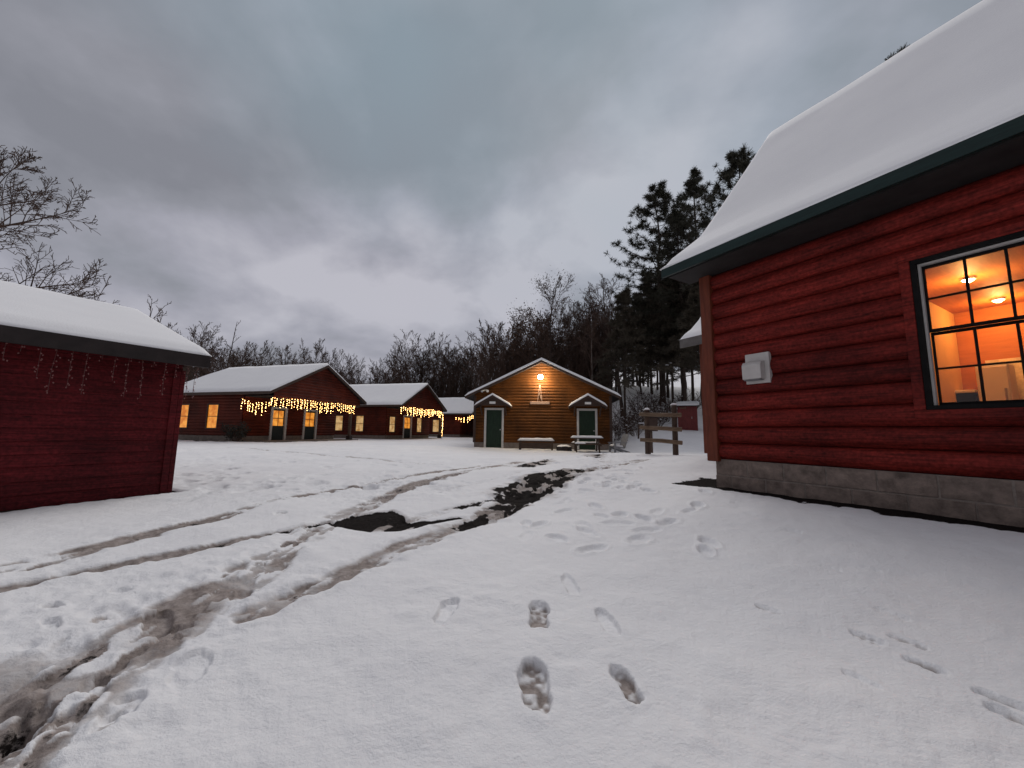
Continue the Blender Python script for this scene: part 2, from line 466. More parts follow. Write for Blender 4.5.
def make_roof(root, prof, l0, l1, mp, snow_t, trim, slab_t=0.06, board_h=0.15, lump=0.015, seed=1, eave_round=0.10, sub='roof', step=0.22, end_round=0.09):
    """prof = roof deck line [(w, z)] eave to eave; builds roof (deck), fascia, rake boards and the snow on it"""
    mb = MB()
    extrude_profile(mb, lambda l: prof, lambda l: [(w, z - slab_t) for w, z in prof], [l0, l1], mp)
    roof = mb.build(sub, M['soffit'], root)
    (wa, za), (wb, zb) = prof[0], prof[-1]
    for w, z, s in ((wa, za, -1), (wb, zb, 1)):
        mb = MB()
        ring = [(w, z + 0.005), (w + s * 0.035, z + 0.005), (w + s * 0.035, z - board_h), (w, z - board_h)]
        extrude_profile(mb, lambda l: ring[:2], lambda l: [ring[3], ring[2]], [l0 - 0.02, l1 + 0.02], mp)
        mb.build('fascia', trim, roof)
    for a, b in ((l0 - 0.037, l0 - 0.002), (l1 + 0.002, l1 + 0.037)):
        mb = MB()
        extrude_profile(mb, lambda l: [(w, z + 0.012) for w, z in prof], lambda l: [(w, z - board_h) for w, z in prof], [a, b], mp)
        mb.build('rake_board', trim, roof)
    # snow blanket, resampled finely, rounded at the eaves and the gable ends
    ws = []
    for (w0, z0), (w1, z1) in zip(prof[:-1], prof[1:]):
        m = max(2, int((w1 - w0) / step))
        ws += [w0 + (w1 - w0) * i / m for i in range(m)]
    ws.append(wb)
    e = eave_round
    ws = sorted(set([round(q, 4) for q in ws] + [round(wa + q, 4) for q in (-0.03, -0.015, 0.02, e * .4, e)] + [round(wb - q, 4) for q in (-0.03, -0.015, 0.02, e * .4, e)]))
    def top(l):
        out = []
        dl = min(l - l0, l1 - l) + 0.04
        fl = math.sqrt(max(0, min(1, dl / end_round))) if dl < end_round else 1.0
        for w in ws:
            dw = min(w - wa, wb - w) + 0.03
            fw = math.sqrt(max(0.0, min(1.0, dw / (e + 0.03))))
            nz = mnoise.noise(Vector((w * 0.9 + seed * 7, l * 0.9, seed))) * lump + mnoise.noise(Vector((w * 3.5, l * 3.5, seed + 9))) * lump * 0.35
            # a soft ridge: the blanket rounds over the peak
            lip = mnoise.noise(Vector((l * 1.4, seed * 3.1, 2.0))) * .035 + mnoise.noise(Vector((l * 6.5, seed * 2.3, 5.0))) * .014
            w_ = w - lip if w < wa + .01 else (w + lip if w > wb - .01 else w)
            out.append((w_, profile_interp(prof, w) + 0.008 + (snow_t + nz) * fw * max(0.06, fl)))
        return out
    def bot(l):
        return [(w, profile_interp(prof, w) + 0.002) for w in ws]
    st = [l0 - 0.035, l0 - 0.02, l0 + 0.0, l0 + 0.04, l0 + 0.09]
    m = max(2, int((l1 - l0 - 0.18) / 0.3))
    st += [l0 + 0.09 + (l1 - l0 - 0.18) * i / m for i in range(1, m)]
    st += [l1 - 0.09, l1 - 0.04, l1, l1 + 0.02, l1 + 0.035]
    mb = MB()
    extrude_profile(mb, top, bot, st, mp)
    mb.build('roof_snow', M['snow'], roof, smooth=True)
    return roof

def blocks(mb_b, mb_m, T, L, z0, z1, bh=0.195, bl=0.39, depth=0.03, seed=3):
    rng = random.Random(seed)
    z, row = z1, 0
    while z > z0 - bh:
        zb = z - bh
        x = -bl * (0.5 if row % 2 else 0.0)
        while x < L:
            a, b = max(0, x + 0.006), min(L, x + bl - 0.006)
            if b - a > 0.03:
                d = depth + rng.uniform(-0.004, 0.004)
                mb_b.box(a, b, -0.1, d, zb + 0.006, z - 0.006, T)
            x += bl
        z = zb; row += 1
    mb_m.box(0.004, L - 0.004, -0.11, depth - 0.006, z0 - 0.3, z1 - 0.002, T)

def lit_window(root, T, x0, x1, z0, z1, pane, cols=1, rows=2, trim=None, tw=0.05, proud=0.045):
    mb = MB()
    for a in ((x0 - tw, x1 + tw, z1, z1 + tw), (x0 - tw, x1 + tw, z0 - tw, z0), (x0 - tw, x0, z0, z1), (x1, x1 + tw, z0, z1)):
        mb.box(a[0], a[1], -0.06, proud, a[2], a[3], T)
    w = mb.build('window', trim or M['brown_trim'], root)
    mb = MB(); mb.box(x0, x1, -0.03, -0.02, z0, z1, T); mb.build('pane', pane, w)
    mb = MB()
    for i in range(1, cols):
        x = x0 + (x1 - x0) * i / cols; mb.box(x - 0.013, x + 0.013, -0.019, 0.01, z0, z1, T)
    for i in range(1, rows):
        z = z0 + (z1 - z0) * i / rows; mb.box(x0, x1, -0.018, 0.012, z - 0.018, z + 0.018, T)
    mb.build('muntin', M['brown_trim'], w)
    return w

def bulb_template(r):
    mb = MB()
    vs = [(0, 0, r * 1.3), (r, 0, 0), (0, r, 0), (-r, 0, 0), (0, -r, 0), (0, 0, -r * 1.5)]
    mb.add(vs, [(0, 1, 2), (0, 2, 3), (0, 3, 4), (0, 4, 1), (5, 2, 1), (5, 3, 2), (5, 4, 3), (5, 1, 4)])
    me = bpy.data.meshes.new('bulb'); me.from_pydata(mb.v, [], mb.f)
    return me

def icicle_string(name, label, pts, drops, bulb_me, wire_mat, wire_r, group=None):
    """pts: world polyline of the level wire; drops: list of (t, [lengths of bulbs below])"""
    base = Vector(pts[0])
    root = empty(name, label, 'string lights', base, 0, group)
    P = [Vector(p) - base for p in pts]
    seg = [(b - a).length for a, b in zip(P[:-1], P[1:])]
    tot = sum(seg)
    def along(t):
        d = t * tot
        for i, s in enumerate(seg):
            if d <= s or i == len(seg) - 1:
                return P[i].lerp(P[i + 1], min(1, d / s))
            d -= s
    mb = MB()
    mb.tube(P, [wire_r] * len(P), 4)
    n, far_b = 0, MB()
    rng = random.Random(len(drops))
    for t, ls in drops:
        p = along(t)
        sway = Vector((rng.uniform(-.02, .02), rng.uniform(-.02, .02), 0))
        q = p + sway - Vector((0, 0, max(ls)))
        mb.tube([p, (p + q) / 2 + sway * .4, q], [wire_r * .8] * 3, 3)
        for l in ls:
            pos = p.lerp(q, l / max(max(ls), 1e-4)) + Vector((rng.uniform(-.02, .02), rng.uniform(-.02, .02), rng.uniform(-.02, .02)))
            if n >= 100:
                far_b.add([tuple(pos + v.co) for v in bulb_me.vertices], [tuple(f.vertices) for f in bulb_me.polygons]); n += 1
                continue
            b = bpy.data.objects.new('bulb', bulb_me); COL.objects.link(b)
            b.parent = root
            b.location = pos
            b.rotation_euler = (rng.uniform(-.5, .5), rng.uniform(-.5, .5), rng.uniform(0, 3))
            n += 1
    mb.build('wire', wire_mat, root)
    if far_b.v:
        o = far_b.build('small_bulbs', bulb_me.materials[0], root); o['kind'] = 'stuff'
    return root

# ------------------------------------------------------------------ the near lodge (right)
def build_lodge():
    rz = math.atan2(LX[1], LX[0])
    root = empty('log_lodge', 'large dark red log lodge with steep snowy roof and glowing grid window', 'lodge', (LC[0], LC[1], 0), rz)
    Lw, Wd, zb, zt = 9.0, 5.08, 0.47, 2.93
    H = (1.955, 2.955, 1.01, 2.33)
    mb = MB()
    siding(mb, frame_T((0, 0, 0), (1, 0, 0), (0, -1, 0)), Lw, zb, zt, [(H[0] - .01, H[1] + .01, H[2] - .01, H[3] + .01), (6.2, 7.2, 1.0, 2.33)], 0.2, 0.068)
    siding(mb, frame_T((0, Wd, 0), (1, 0, 0), (0, 1, 0)), Lw, zb, zt, [], 0.2, 0.045)
    gl = lambda z: 0.0 if z < zt else (z - zt) / 3.3 * 2.54
    for x, s in ((0, -1), (Lw, 1)):
        siding(mb, frame_T((x, 0, 0), (0, 1, 0), (s, 0, 0)), Wd, zb, 6.0, [], 0.2, 0.045, 'log', gl, lambda z: Wd - gl(z))
    mb.build('wall', M['lodge_log'], root)
    # foundation of concrete blocks
    a, b = MB(), MB()
    blocks(a, b, frame_T((0.01, 0, 0), (1, 0, 0), (0, -1, 0)), Lw - .02, 0.0, zb, depth=0.03)
    blocks(a, b, frame_T((0, Wd - .01, 0), (0, -1, 0), (-1, 0, 0)), Wd - .14, 0.0, zb, depth=0.03, seed=4)
    f = a.build('foundation', M['block'], root, bevel=0.006)
    b.build('mortar', M['mortar'], f)
    # corner posts: a board on each face
    mb = MB(); mb.box(-0.062, 0.085, -0.092, -0.005, zb - .03, zt)
    o = mb.build('corner_board', M['corner_wood'], root, bevel=0.012)
    mb = MB(); mb.box(-0.062, -0.004, 0.003, 0.14, zb - .03, zt)
    mb.build('corner_board', M['corner_wood'], root, bevel=0.01)
    # roof: deck line measured up the gable end
    pr = [(-.5, 3.0), (-.1, 3.315), (.35, 3.68), (.9, 4.32), (1.52, 5.05), (2.54, 6.26)]
    prof = [(w, z - 0.02) for w, z in pr] + [(Wd - w, z - 0.02) for w, z in reversed(pr[:-1])]
    roof = make_roof(root, prof, -0.285, Lw + .3, lambda w, l, z: (l, w, z), 0.07, M['green_trim'], 0.06, 0.11, 0.03, 3, 0.12)
    mb = MB(); mb.box(-0.25, Lw + .25, -0.46, -0.01, 2.87, 2.895)
    mb.build('eave_soffit', M['soffit'], roof)
    # window
    T = frame_T((0, 0, 0), (1, 0, 0), (0, -1, 0))
    x0, x1, z0, z1 = H
    mb = MB()
    for q in ((x0 - .075, x1 + .075, z1 + .002, z1 + .075), (x0 - .075, x1 + .075, z0 - .075, z0 - .002), (x0 - .075, x0 - .002, z0, z1), (x1 + .002, x1 + .075, z0, z1)):
        mb.box(q[0], q[1], 0.0, 0.082, q[2], q[3], T)
    win = mb.build('window', M['lodge_log'], root, bevel=0.006)
    mb = MB()
    for q in ((x0, x1, z1 - .035, z1), (x0, x1, z0, z0 + .035), (x0, x0 + .035, z0 + .036, z1 - .036), (x1 - .035, x1, z0 + .036, z1 - .036)):
        mb.box(q[0], q[1], -0.10, 0.074, q[2], q[3], T)
    mb.build('window_frame', M['black_frame'], win)
    mb = MB()
    mb.box(x0 + .036, x0 + .052, -.02, .03, z0 + .036, z1 - .036, T)
    mb.box(x0 + .053, x1 - .036, -.02, .03, z1 - .054, z1 - .036, T)
    mb.build('jamb_liner', M['vinyl'], win)
    zm = (z0 + z1) / 2 + 0.01
    cw = (x1 - x0 - .07) / 4
    for (s0, s1, dy) in ((z0 + .036, zm, -0.035), (zm + .001, z1 - .055, -0.005)):
        mb = MB()
        mb.box(x0 + .053, x1 - .036, dy - .03, dy, s0, s0 + .026, T)
        mb.box(x0 + .053, x1 - .036, dy - .03, dy, s1 - .022, s1, T)
        mb.box(x0 + .053, x0 + .066, dy - .03, dy, s0 + .027, s1 - .023, T)
        mb.box(x1 - .05, x1 - .036, dy - .03, dy, s0 + .027, s1 - .023, T)
        for i in (1, 2, 3):
            x = 2.254 + .2155 * (i - 1)
            mb.box(x - .008, x + .008, dy - .024, dy - .004, s0 + .027, s1 - .023, T)
        z = (s0 + s1) / 2
        mb.box(x0 + .067, x1 - .051, dy - .022, dy - .006, z - .008, z + .008, T)
        sash = mb.build('sash', M['black_frame'], win)
        mb = MB(); mb.box(x0 + .06, x1 - .045, dy - .018, dy - .014, s0 + .01, s1 - .01, T)
        mb.build('glass_pane', M['glass'], sash)
    # second window further along the wall, outside the photograph's edge
    lit_window(root, T, 6.2, 7.2, 1.0, 2.33, M['pane_orange'], 3, 4, M['dark_red_trim'], .1)
    # room inside
    mb = MB()
    mb.box(0.16, 8.8, 4.8, 4.86, .44, 2.86)
    mb.box(5.2, 5.26, .1, 4.8, .44, 2.86)
    rm = mb.build('room_wall', M['int_wood'], root)
    mb = MB()
    for q in ((.17, H[0] - .02, .06, .1, .45, 2.84), (H[1] + .02, 5.19, .06, .1, .45, 2.84), (H[0] - .02, H[1] + .02, .06, .1, .45, H[2] - .02), (H[0] - .02, H[1] + .02, .06, .1, H[3] + .02, 2.84)):
        mb.box(*q)
    mb.build('room_lining', M['int_tan'], rm)
    mb = MB(); mb.box(.16, 5.2, .1, 4.8, 2.845, 2.875); mb.build('ceiling', M['int_ceiling'], rm)
    mb = MB(); mb.box(.16, 5.2, .1, 4.8, .40, .45); mb.build('room_floor', M['int_floor'], rm)
    mb = MB(); mb.box(1.19, 1.25, .1, 4.79, .46, 2.84); mb.build('side_wall', M['int_tan'], rm)
    mb = MB(); mb.box(1.52, 3.6, 4.77, 4.797, 1.2, 2.0); mb.build('backsplash', M['cream_tile'], rm)
    return root, rz

lodge, lodge_rz = build_lodge()
def lodge_pt(x, y, z):
    return (LC[0] + LX[0] * x + LY[0] * y, LC[1] + LX[1] * x + LY[1] * y, z)

# things in the lit room
fr = empty('cabinet', 'white upright cabinet inside the lodge, seen through its window', 'cabinet', lodge_pt(1.66, 4.42, 0.45), lodge_rz)
mb = MB(); mb.box(-.16, .16, -.2, .2, 0, 1.42); mb.build('body', M['appliance'], fr, bevel=0.02)
mb = MB(); mb.box(-.145, .145, -.222, -.203, .08, 1.38); d_ = mb.build('door', M['appliance'], fr, bevel=0.01)
mb = MB(); mb.box(.10, .12, -.25, -.224, .8, 1.05); mb.build('handle', M['metal'], d_)
tb = empty('bin', 'black bin with pale lid inside the lodge, left of the white cabinet', 'bin', lodge_pt(1.34, 4.45, 0.45), lodge_rz)
mb = MB(); mb.prism([(-.09, 0), (.09, 0), (.11, 1.02), (-.11, 1.02)], -.1, .1, 'y'); mb.build('body', M['black_frame'], tb, bevel=0.01)
mb = MB(); mb.box(-.12, .12, -.12, .12, 1.022, 1.07); mb.build('lid', M['appliance'], tb, bevel=0.012)
for k, (lx, ly, wh) in enumerate(((1.80, 2.76, 'nearer the window'), (1.81, 4.25, 'farther from the window, lower in view'))):
    cl = empty('ceiling_light', 'small glowing ceiling light in the lodge room, ' + wh, 'ceiling light', lodge_pt(lx, ly, 2.843), lodge_rz)
    mb = MB(); mb.tube([(0, 0, -.03), (0, 0, 0)], [.065, .075], 20); mb.build('rim', M['white_paint'], cl)
    mb = MB(); mb.tube([(0, 0, -.06), (0, 0, -.045), (0, 0, -.032)], [.02, .045, .055], 20); mb.build('diffuser', M['int_lamp'], cl, smooth=True)
    ld = bpy.data.lights.new('room_light', 'POINT'); ld.energy = 25; ld.color = (1.0, 0.46, 0.13); ld.shadow_soft_size = 0.08
    lo = bpy.data.objects.new('room_light', ld); COL.objects.link(lo); lo.parent = cl; lo.location = (0, 0, -.2)

# vent hood on the lodge wall
vt = empty('wall_vent', 'white square vent hood on the red log wall left of the window', 'vent', lodge_pt(0.6, 0, 1.38), lodge_rz)
mb = MB(); mb.box(-.115, .15, -.088, -.03, -.01, .345); mb.build('mounting_plate', M['vinyl'], vt, bevel=0.006)
mb = MB(); mb.prism([(-.09, .03), (-.185, .035), (-.19, .20), (-.165, .235), (-.09, .25)], -.105, .105, 'x')
hd = mb.build('hood', M['vinyl'], vt, bevel=0.008)
mb = MB(); mb.box(-.09, .09, -.18, -.10, .022, .029); mb.build('flap', M['grey_plastic'], hd)

# ------------------------------------------------------------------ a further red cabin behind the lodge
def simple_cabin(name, label, loc, rz, Lw, Wd, zb, zt, rise, over_e, over_g, logm, trim, kind='log', course=0.2, flare=0.0, snow_t=0.1, board=0.15, wall_depth=0.045, holes=()):
    """ridge along local X, eave wall facing -Y"""
    root = empty(name, label, 'cabin', loc, rz)
    mb = MB()
    siding(mb, frame_T((0, 0, 0), (1, 0, 0), (0, -1, 0)), Lw, zb, zt, list(holes), course, wall_depth, kind)
    siding(mb, frame_T((0, Wd, 0), (1, 0, 0), (0, 1, 0)), Lw, zb, zt, [], course, wall_depth, kind)
    slope = rise / (Wd / 2 + over_e)
    gz = zt + 0.0
    gl = lambda z: 0.0 if z < gz else (z - gz) / slope
    top = gz + slope * Wd / 2 - .03
    for x, s in ((0, -1), (Lw, 1)):
        siding(mb, frame_T((x, 0, 0), (0, 1, 0), (s, 0, 0)), Wd, zb, top, [], course, wall_depth, kind, gl, lambda z: Wd - gl(z))
    mb.build('wall', logm, root)
    mb = MB(); mb.box(.012, Lw - .012, .012, Wd - .012, -.4, zb + .012); mb.build('foundation', M['concrete'], root)
    d = slope * over_e
    n = 6
    half = Wd / 2 + over_e
    pr = []
    for i in range(n + 1):
        t = i / n
        z = gz + .04 - d + slope * half * t - flare * math.sin(math.pi * t) * (1 - t)
        pr.append((-over_e + half * t, z))
    prof = pr + [(Wd - w, z) for w, z in reversed(pr[:-1])]
    make_roof(root, prof, -over_g, Lw + over_g, lambda w, l, z: (l, w, z), snow_t, trim, 0.06, board, 0.02, 11, 0.11)
    return root

hp = np.array(lodge_pt(0, 0, 0)[:2])
cb = LC - LX * 2.52 + LY * 3.62                     # its near wall's far corner
hc = simple_cabin('red_cabin', 'small red cabin mostly hidden behind the lodge, snowy flared eave showing past its corner', (cb[0], cb[1], 0.0), lodge_rz, 2.3, 3.4, 0.38, 3.40, 2.2, 0.42, 0.27, M['lodge_log'], M['grey_trim'], flare=0.35, snow_t=0.09, board=0.2)
mb = MB(); mb.box(-0.05, 0.10, -0.075, 0.10, .34, 3.3); mb.build('corner_board', M['corner_wood'], hc, bevel=0.01)

# ------------------------------------------------------------------ the low shed (left)
SA = math.atan2(0.871, 0.491)
sc = np.array([-4.171, 4.82]); sx = np.array([0.491, 0.871]); sy = np.array([-0.871, 0.491])
so = sc - sx * 4.2
shed = simple_cabin('red_shed', 'low dark red board shed with snowy roof at the left edge', (so[0], so[1], -0.05), SA, 4.2, 4.1, 0.02, 1.79, 0.86, 0.35, 0.11, M['shed_log'], M['dark_trim'], 'lap', 0.13, snow_t=0.085, board=0.145, wall_depth=0.014)
shed.children[0].name = 'wall'
mb = MB(); mb.box(4.2 - .02, 4.2 + .03, -.03, .10, .03, 1.53); mb.build('corner_board', M['shed_log'], shed, bevel=0.006)
mb = MB(); mb.box(4.2 - .09, 4.2 - .021, -.03, -.004, .03, 1.53); mb.build('corner_board', M['shed_log'], shed, bevel=0.006)

# ------------------------------------------------------------------ three cabins in a row with porches
def row_cabin(label, loc, rz, side_windows, doors, front_windows, snow_seed, right_post=6.95, p=2.32):
    """gable and porch face -Y, ridge along Y; x = 0..8.3 from the left eave"""
    root = empty('porch_cabin', label, 'cabin', (*loc, 0.0), rz)
    W, D, o = 8.3, 8.6, 0.45
    zb, zt, half = 0.30, 2.86, 4.15
    slope = 2.14 / half
    mb = MB()
    TL = frame_T((o, D - .3, 0), (0, -1, 0), (-1, 0, 0))       # left wall, seen left to right
    Ls = D - .3 - p
    sh = [(D - .3 - b, D - .3 - a, z0, z1) for a, b, z0, z1 in side_windows]
    siding(mb, TL, Ls, zb, zt, sh, 0.18, 0.035)
    TF = frame_T((o, p, 0), (1, 0, 0), (0, -1, 0))
    fh = [(a - o, b - o, 0.0, 2.08) for a, b in doors] + [(a - o, b - o, z0, z1) for a, b, z0, z1 in front_windows]
    siding(mb, TF, W - 2 * o, zb, zt + .2, fh, 0.18, 0.035)
    siding(mb, frame_T((W - o, p, 0), (0, 1, 0), (1, 0, 0)), Ls, zb, zt, [], 0.18, 0.035)
    gz = zt + .02
    gl = lambda z: 0 if z < gz else (z - gz) / slope
    siding(mb, frame_T((o, D - .3, 0), (1, 0, 0), (0, 1, 0)), W - 2 * o, zb, gz + slope * (half - o) - .05, [], 0.18, 0.035, 'log', gl, lambda z: W - 2 * o - gl(z))
    # gable over the porch
    siding(mb, frame_T((o, .22, 0), (1, 0, 0), (0, -1, 0)), W - 2 * o, 2.50, gz + slope * (half - o) - .05, [], 0.18, 0.03, 'log', gl, lambda z: W - 2 * o - gl(z))
    mb.build('wall', M['row_log'], root)
    mb = MB(); mb.box(o + .012, W - o - .012, p + .012, D - .312, -.4, zb + .01); mb.build('foundation', M['concrete'], root)
    mb = MB(); mb.box(o, W - o, .15, p - .02, -.3, .035); mb.build('porch_floor', M['concrete'], root)
    mb = MB(); mb.box(o + .01, W - o - .01, .25, p - .003, 2.56, 2.60); mb.build('porch_ceiling', M['soffit'], root)
    mb = MB(); mb.box(o, W - o, .24, .38, 2.36, 2.545); mb.build('porch_beam', M['brown_trim'], root)
    for sx_ in (right_post,):
        mb = MB(); mb.box(sx_, sx_ + .16, .23, .39, .03, 2.35)
        post = mb.build('porch_post', M['post_wood'], root)
        mb = MB(); mb.box(sx_ - .07, sx_ + .23, .16, .46, .03, .30); mb.build('post_base', M['dark_trim'], post)
    e = 2.78
    prof = [(0, e), (half, e + 2.14), (W, e)]
    make_roof(root, prof, 0.0, D, lambda w, l, z: (w, l, z), 0.13, M['brown_trim'], 0.06, 0.16, 0.03, snow_seed, 0.14, step=0.4)
    for a, b in doors:
        mb = MB()
        fw = .14
        for q in ((a, a + fw, .03, 2.08), (b - fw, b, .03, 2.08), (a + fw, b - fw, 1.97, 2.08)):
            mb.box(q[0] - o, q[1] - o, -.05, .075, q[2], q[3], TF)
        fr_ = mb.build('door_frame', M['white_paint'], root)
        mb = MB(); mb.box(a + fw - o, b - fw - o, -.06, -.01, .03, 1.97, TF); dr = mb.build('door', M['dark_door'], root)
        mb = MB(); mb.box(a + fw + .06 - o, b - fw - .10 - o, -.009, .004, .92, 1.86, TF); mb.build('door_pane', M['pane_orange'], dr)
        mb = MB()
        xm = (a + b) / 2 - o - .02
        mb.box(xm - .02, xm + .02, .005, .014, .92, 1.86, TF); mb.box(a + fw + .06 - o, b - fw - .1 - o, .005, .013, 1.36, 1.40, TF)
        mb.build('muntin', M['dark_door'], dr)
        mb = MB(); mb.tube([TF((b - fw - .06 - o, -.01, .95)), TF((b - fw - .06 - o, .05, .95))], [.03, .035], 8); mb.build('handle', M['metal'], dr)
    for a, b, z0, z1 in sh:
        lit_window(root, TL, a, b, z0, z1, M['pane_orange'] if doors and len(doors) > 1 else M['pane_cream'], 1, 2, M['brown_trim'], .07)
    for a, b, z0, z1 in front_windows:
        lit_window(root, TF, a - o, b - o, z0, z1, M['pane_cream'], 1, 2, M['brown_trim'], .07)
    return root

RZ = R(74)
c2 = row_cabin('nearest porch cabin of the row, two white framed glazed doors under glowing icicle lights', (-13.249, 21.0), RZ,
               [(6.55, 7.35, .74, 2.08), (4.2, 5.0, .74, 2.08)], [(2.25, 3.45), (4.8, 6.02)], [], 21)
c3 = row_cabin('middle porch cabin of the row, single white framed door and cream lit windows', (-8.833, 30.9), RZ,
               [(5.88, 6.6, .66, 1.88), (3.82, 4.54, .62, 1.88)], [(2.98, 4.4)], [(.92, 1.72, .6, 1.84), (5.4, 6.25, .6, 1.9)], 22, 7.4, 1.65)
c4 = row_cabin('farthest porch cabin of the row, half hidden behind the brown bathhouse', (-4.619, 45.0), RZ,
               [(4.35, 5.2, .6, 2.0)], [], [], 23, 7.4, 1.65)

def row_pt(c, x, y, z):
    return c.matrix_basis @ Vector((x, y, z))

bul = bulb_template(0.017); bul.materials.append(M['bulb'])
bul2 = bulb_template(0.023); bul2.materials.append(M['bulb'])
bul3 = bulb_template(0.028); bul3.materials.append(M['bulb'])
def drops_for(n, count, rng, dmax):
    out, left = [], count
    for i in range(n):
        k = rng.choice((3, 4, 5, 6, 6, 8))
        k = min(k, left)
        if k < 1: break
        left -= k
        ln = {1: .12, 2: .24, 3: .36, 4: .48, 5: .60, 6: .64, 8: .74}[k] * dmax * rng.uniform(.85, 1.15)
        out.append(((i + .5) / n + rng.uniform(-.2, .2) / n, sorted(ln * (j + rng.uniform(.05, .9)) / k for j in range(0, k)) if k > 1 else [ln]))
    return out
rng = random.Random(4)
icicle_string('icicle_lights', 'long icicle light string glowing along the front of the nearest porch cabin', [row_pt(c2, x, .16, 2.50 - .03 * math.sin(x * 2)) for x in np.linspace(.2, 7.35, 9)], drops_for(36, 215, rng, .95), bul, M['dark_wire'], .006, 'glowing icicle lights on the porch cabins')
icicle_string('icicle_lights', 'short drooping icicle light string on the side eave of the nearest porch cabin', [row_pt(c2, .36, y, z) for y, z in ((2.5, 2.42), (1.9, 2.34), (1.7, 2.15), (1.0, 2.2), (.45, 2.2), (.17, 2.5))], drops_for(11, 70, rng, .85), bul, M['dark_wire'], .006, 'glowing icicle lights on the porch cabins')
icicle_string('icicle_lights', 'icicle light string along the middle porch cabin, its tail hanging down the right post', [row_pt(c3, x, .16, 2.66 - .04 * math.sin(x * 2)) for x in np.linspace(.05, 7.7, 8)] + [row_pt(c3, 7.8, .15, 2.0), row_pt(c3, 7.75, .15, .75)], drops_for(30, 170, rng, .95), bul2, M['dark_wire'], .006, 'glowing icicle lights on the porch cabins')
icicle_string('icicle_lights', 'small cluster of icicle lights on the farthest porch cabin', [row_pt(c4, .36, y, z) for y, z in ((2.3, 2.45), (1.7, 2.3), (.9, 2.35), (.2, 2.5), (.16, 2.65))] + [row_pt(c4, .9, .16, 2.6)], drops_for(8, 44, rng, 1.0), bul3, M['dark_wire'], .006, 'glowing icicle lights on the porch cabins')

# unlit icicle strands on the shed
ub = bulb_template(0.0075); ub.materials.append(M['unlit_bulb'])
def shed_pt(x, y, z): return shed.matrix_basis @ Vector((x, y, z))
rng = random.Random(9)
sd = []
for i in range(20):
    ln = rng.choice((.1, .2, .32, .42, .48))
    sd.append(((i + .6) / 20, [ln * j / max(2, int(ln / .028)) for j in range(1, max(2, int(ln / .028)) + 1)]))
icicle_string('icicle_lights', 'unlit icicle light strands hanging below the eave of the low red shed', [shed_pt(x, -.26, 1.615 - .012 * math.sin(x * 5)) for x in np.linspace(2.2, 4.3, 9)], sd, ub, M['wire'], .0028)

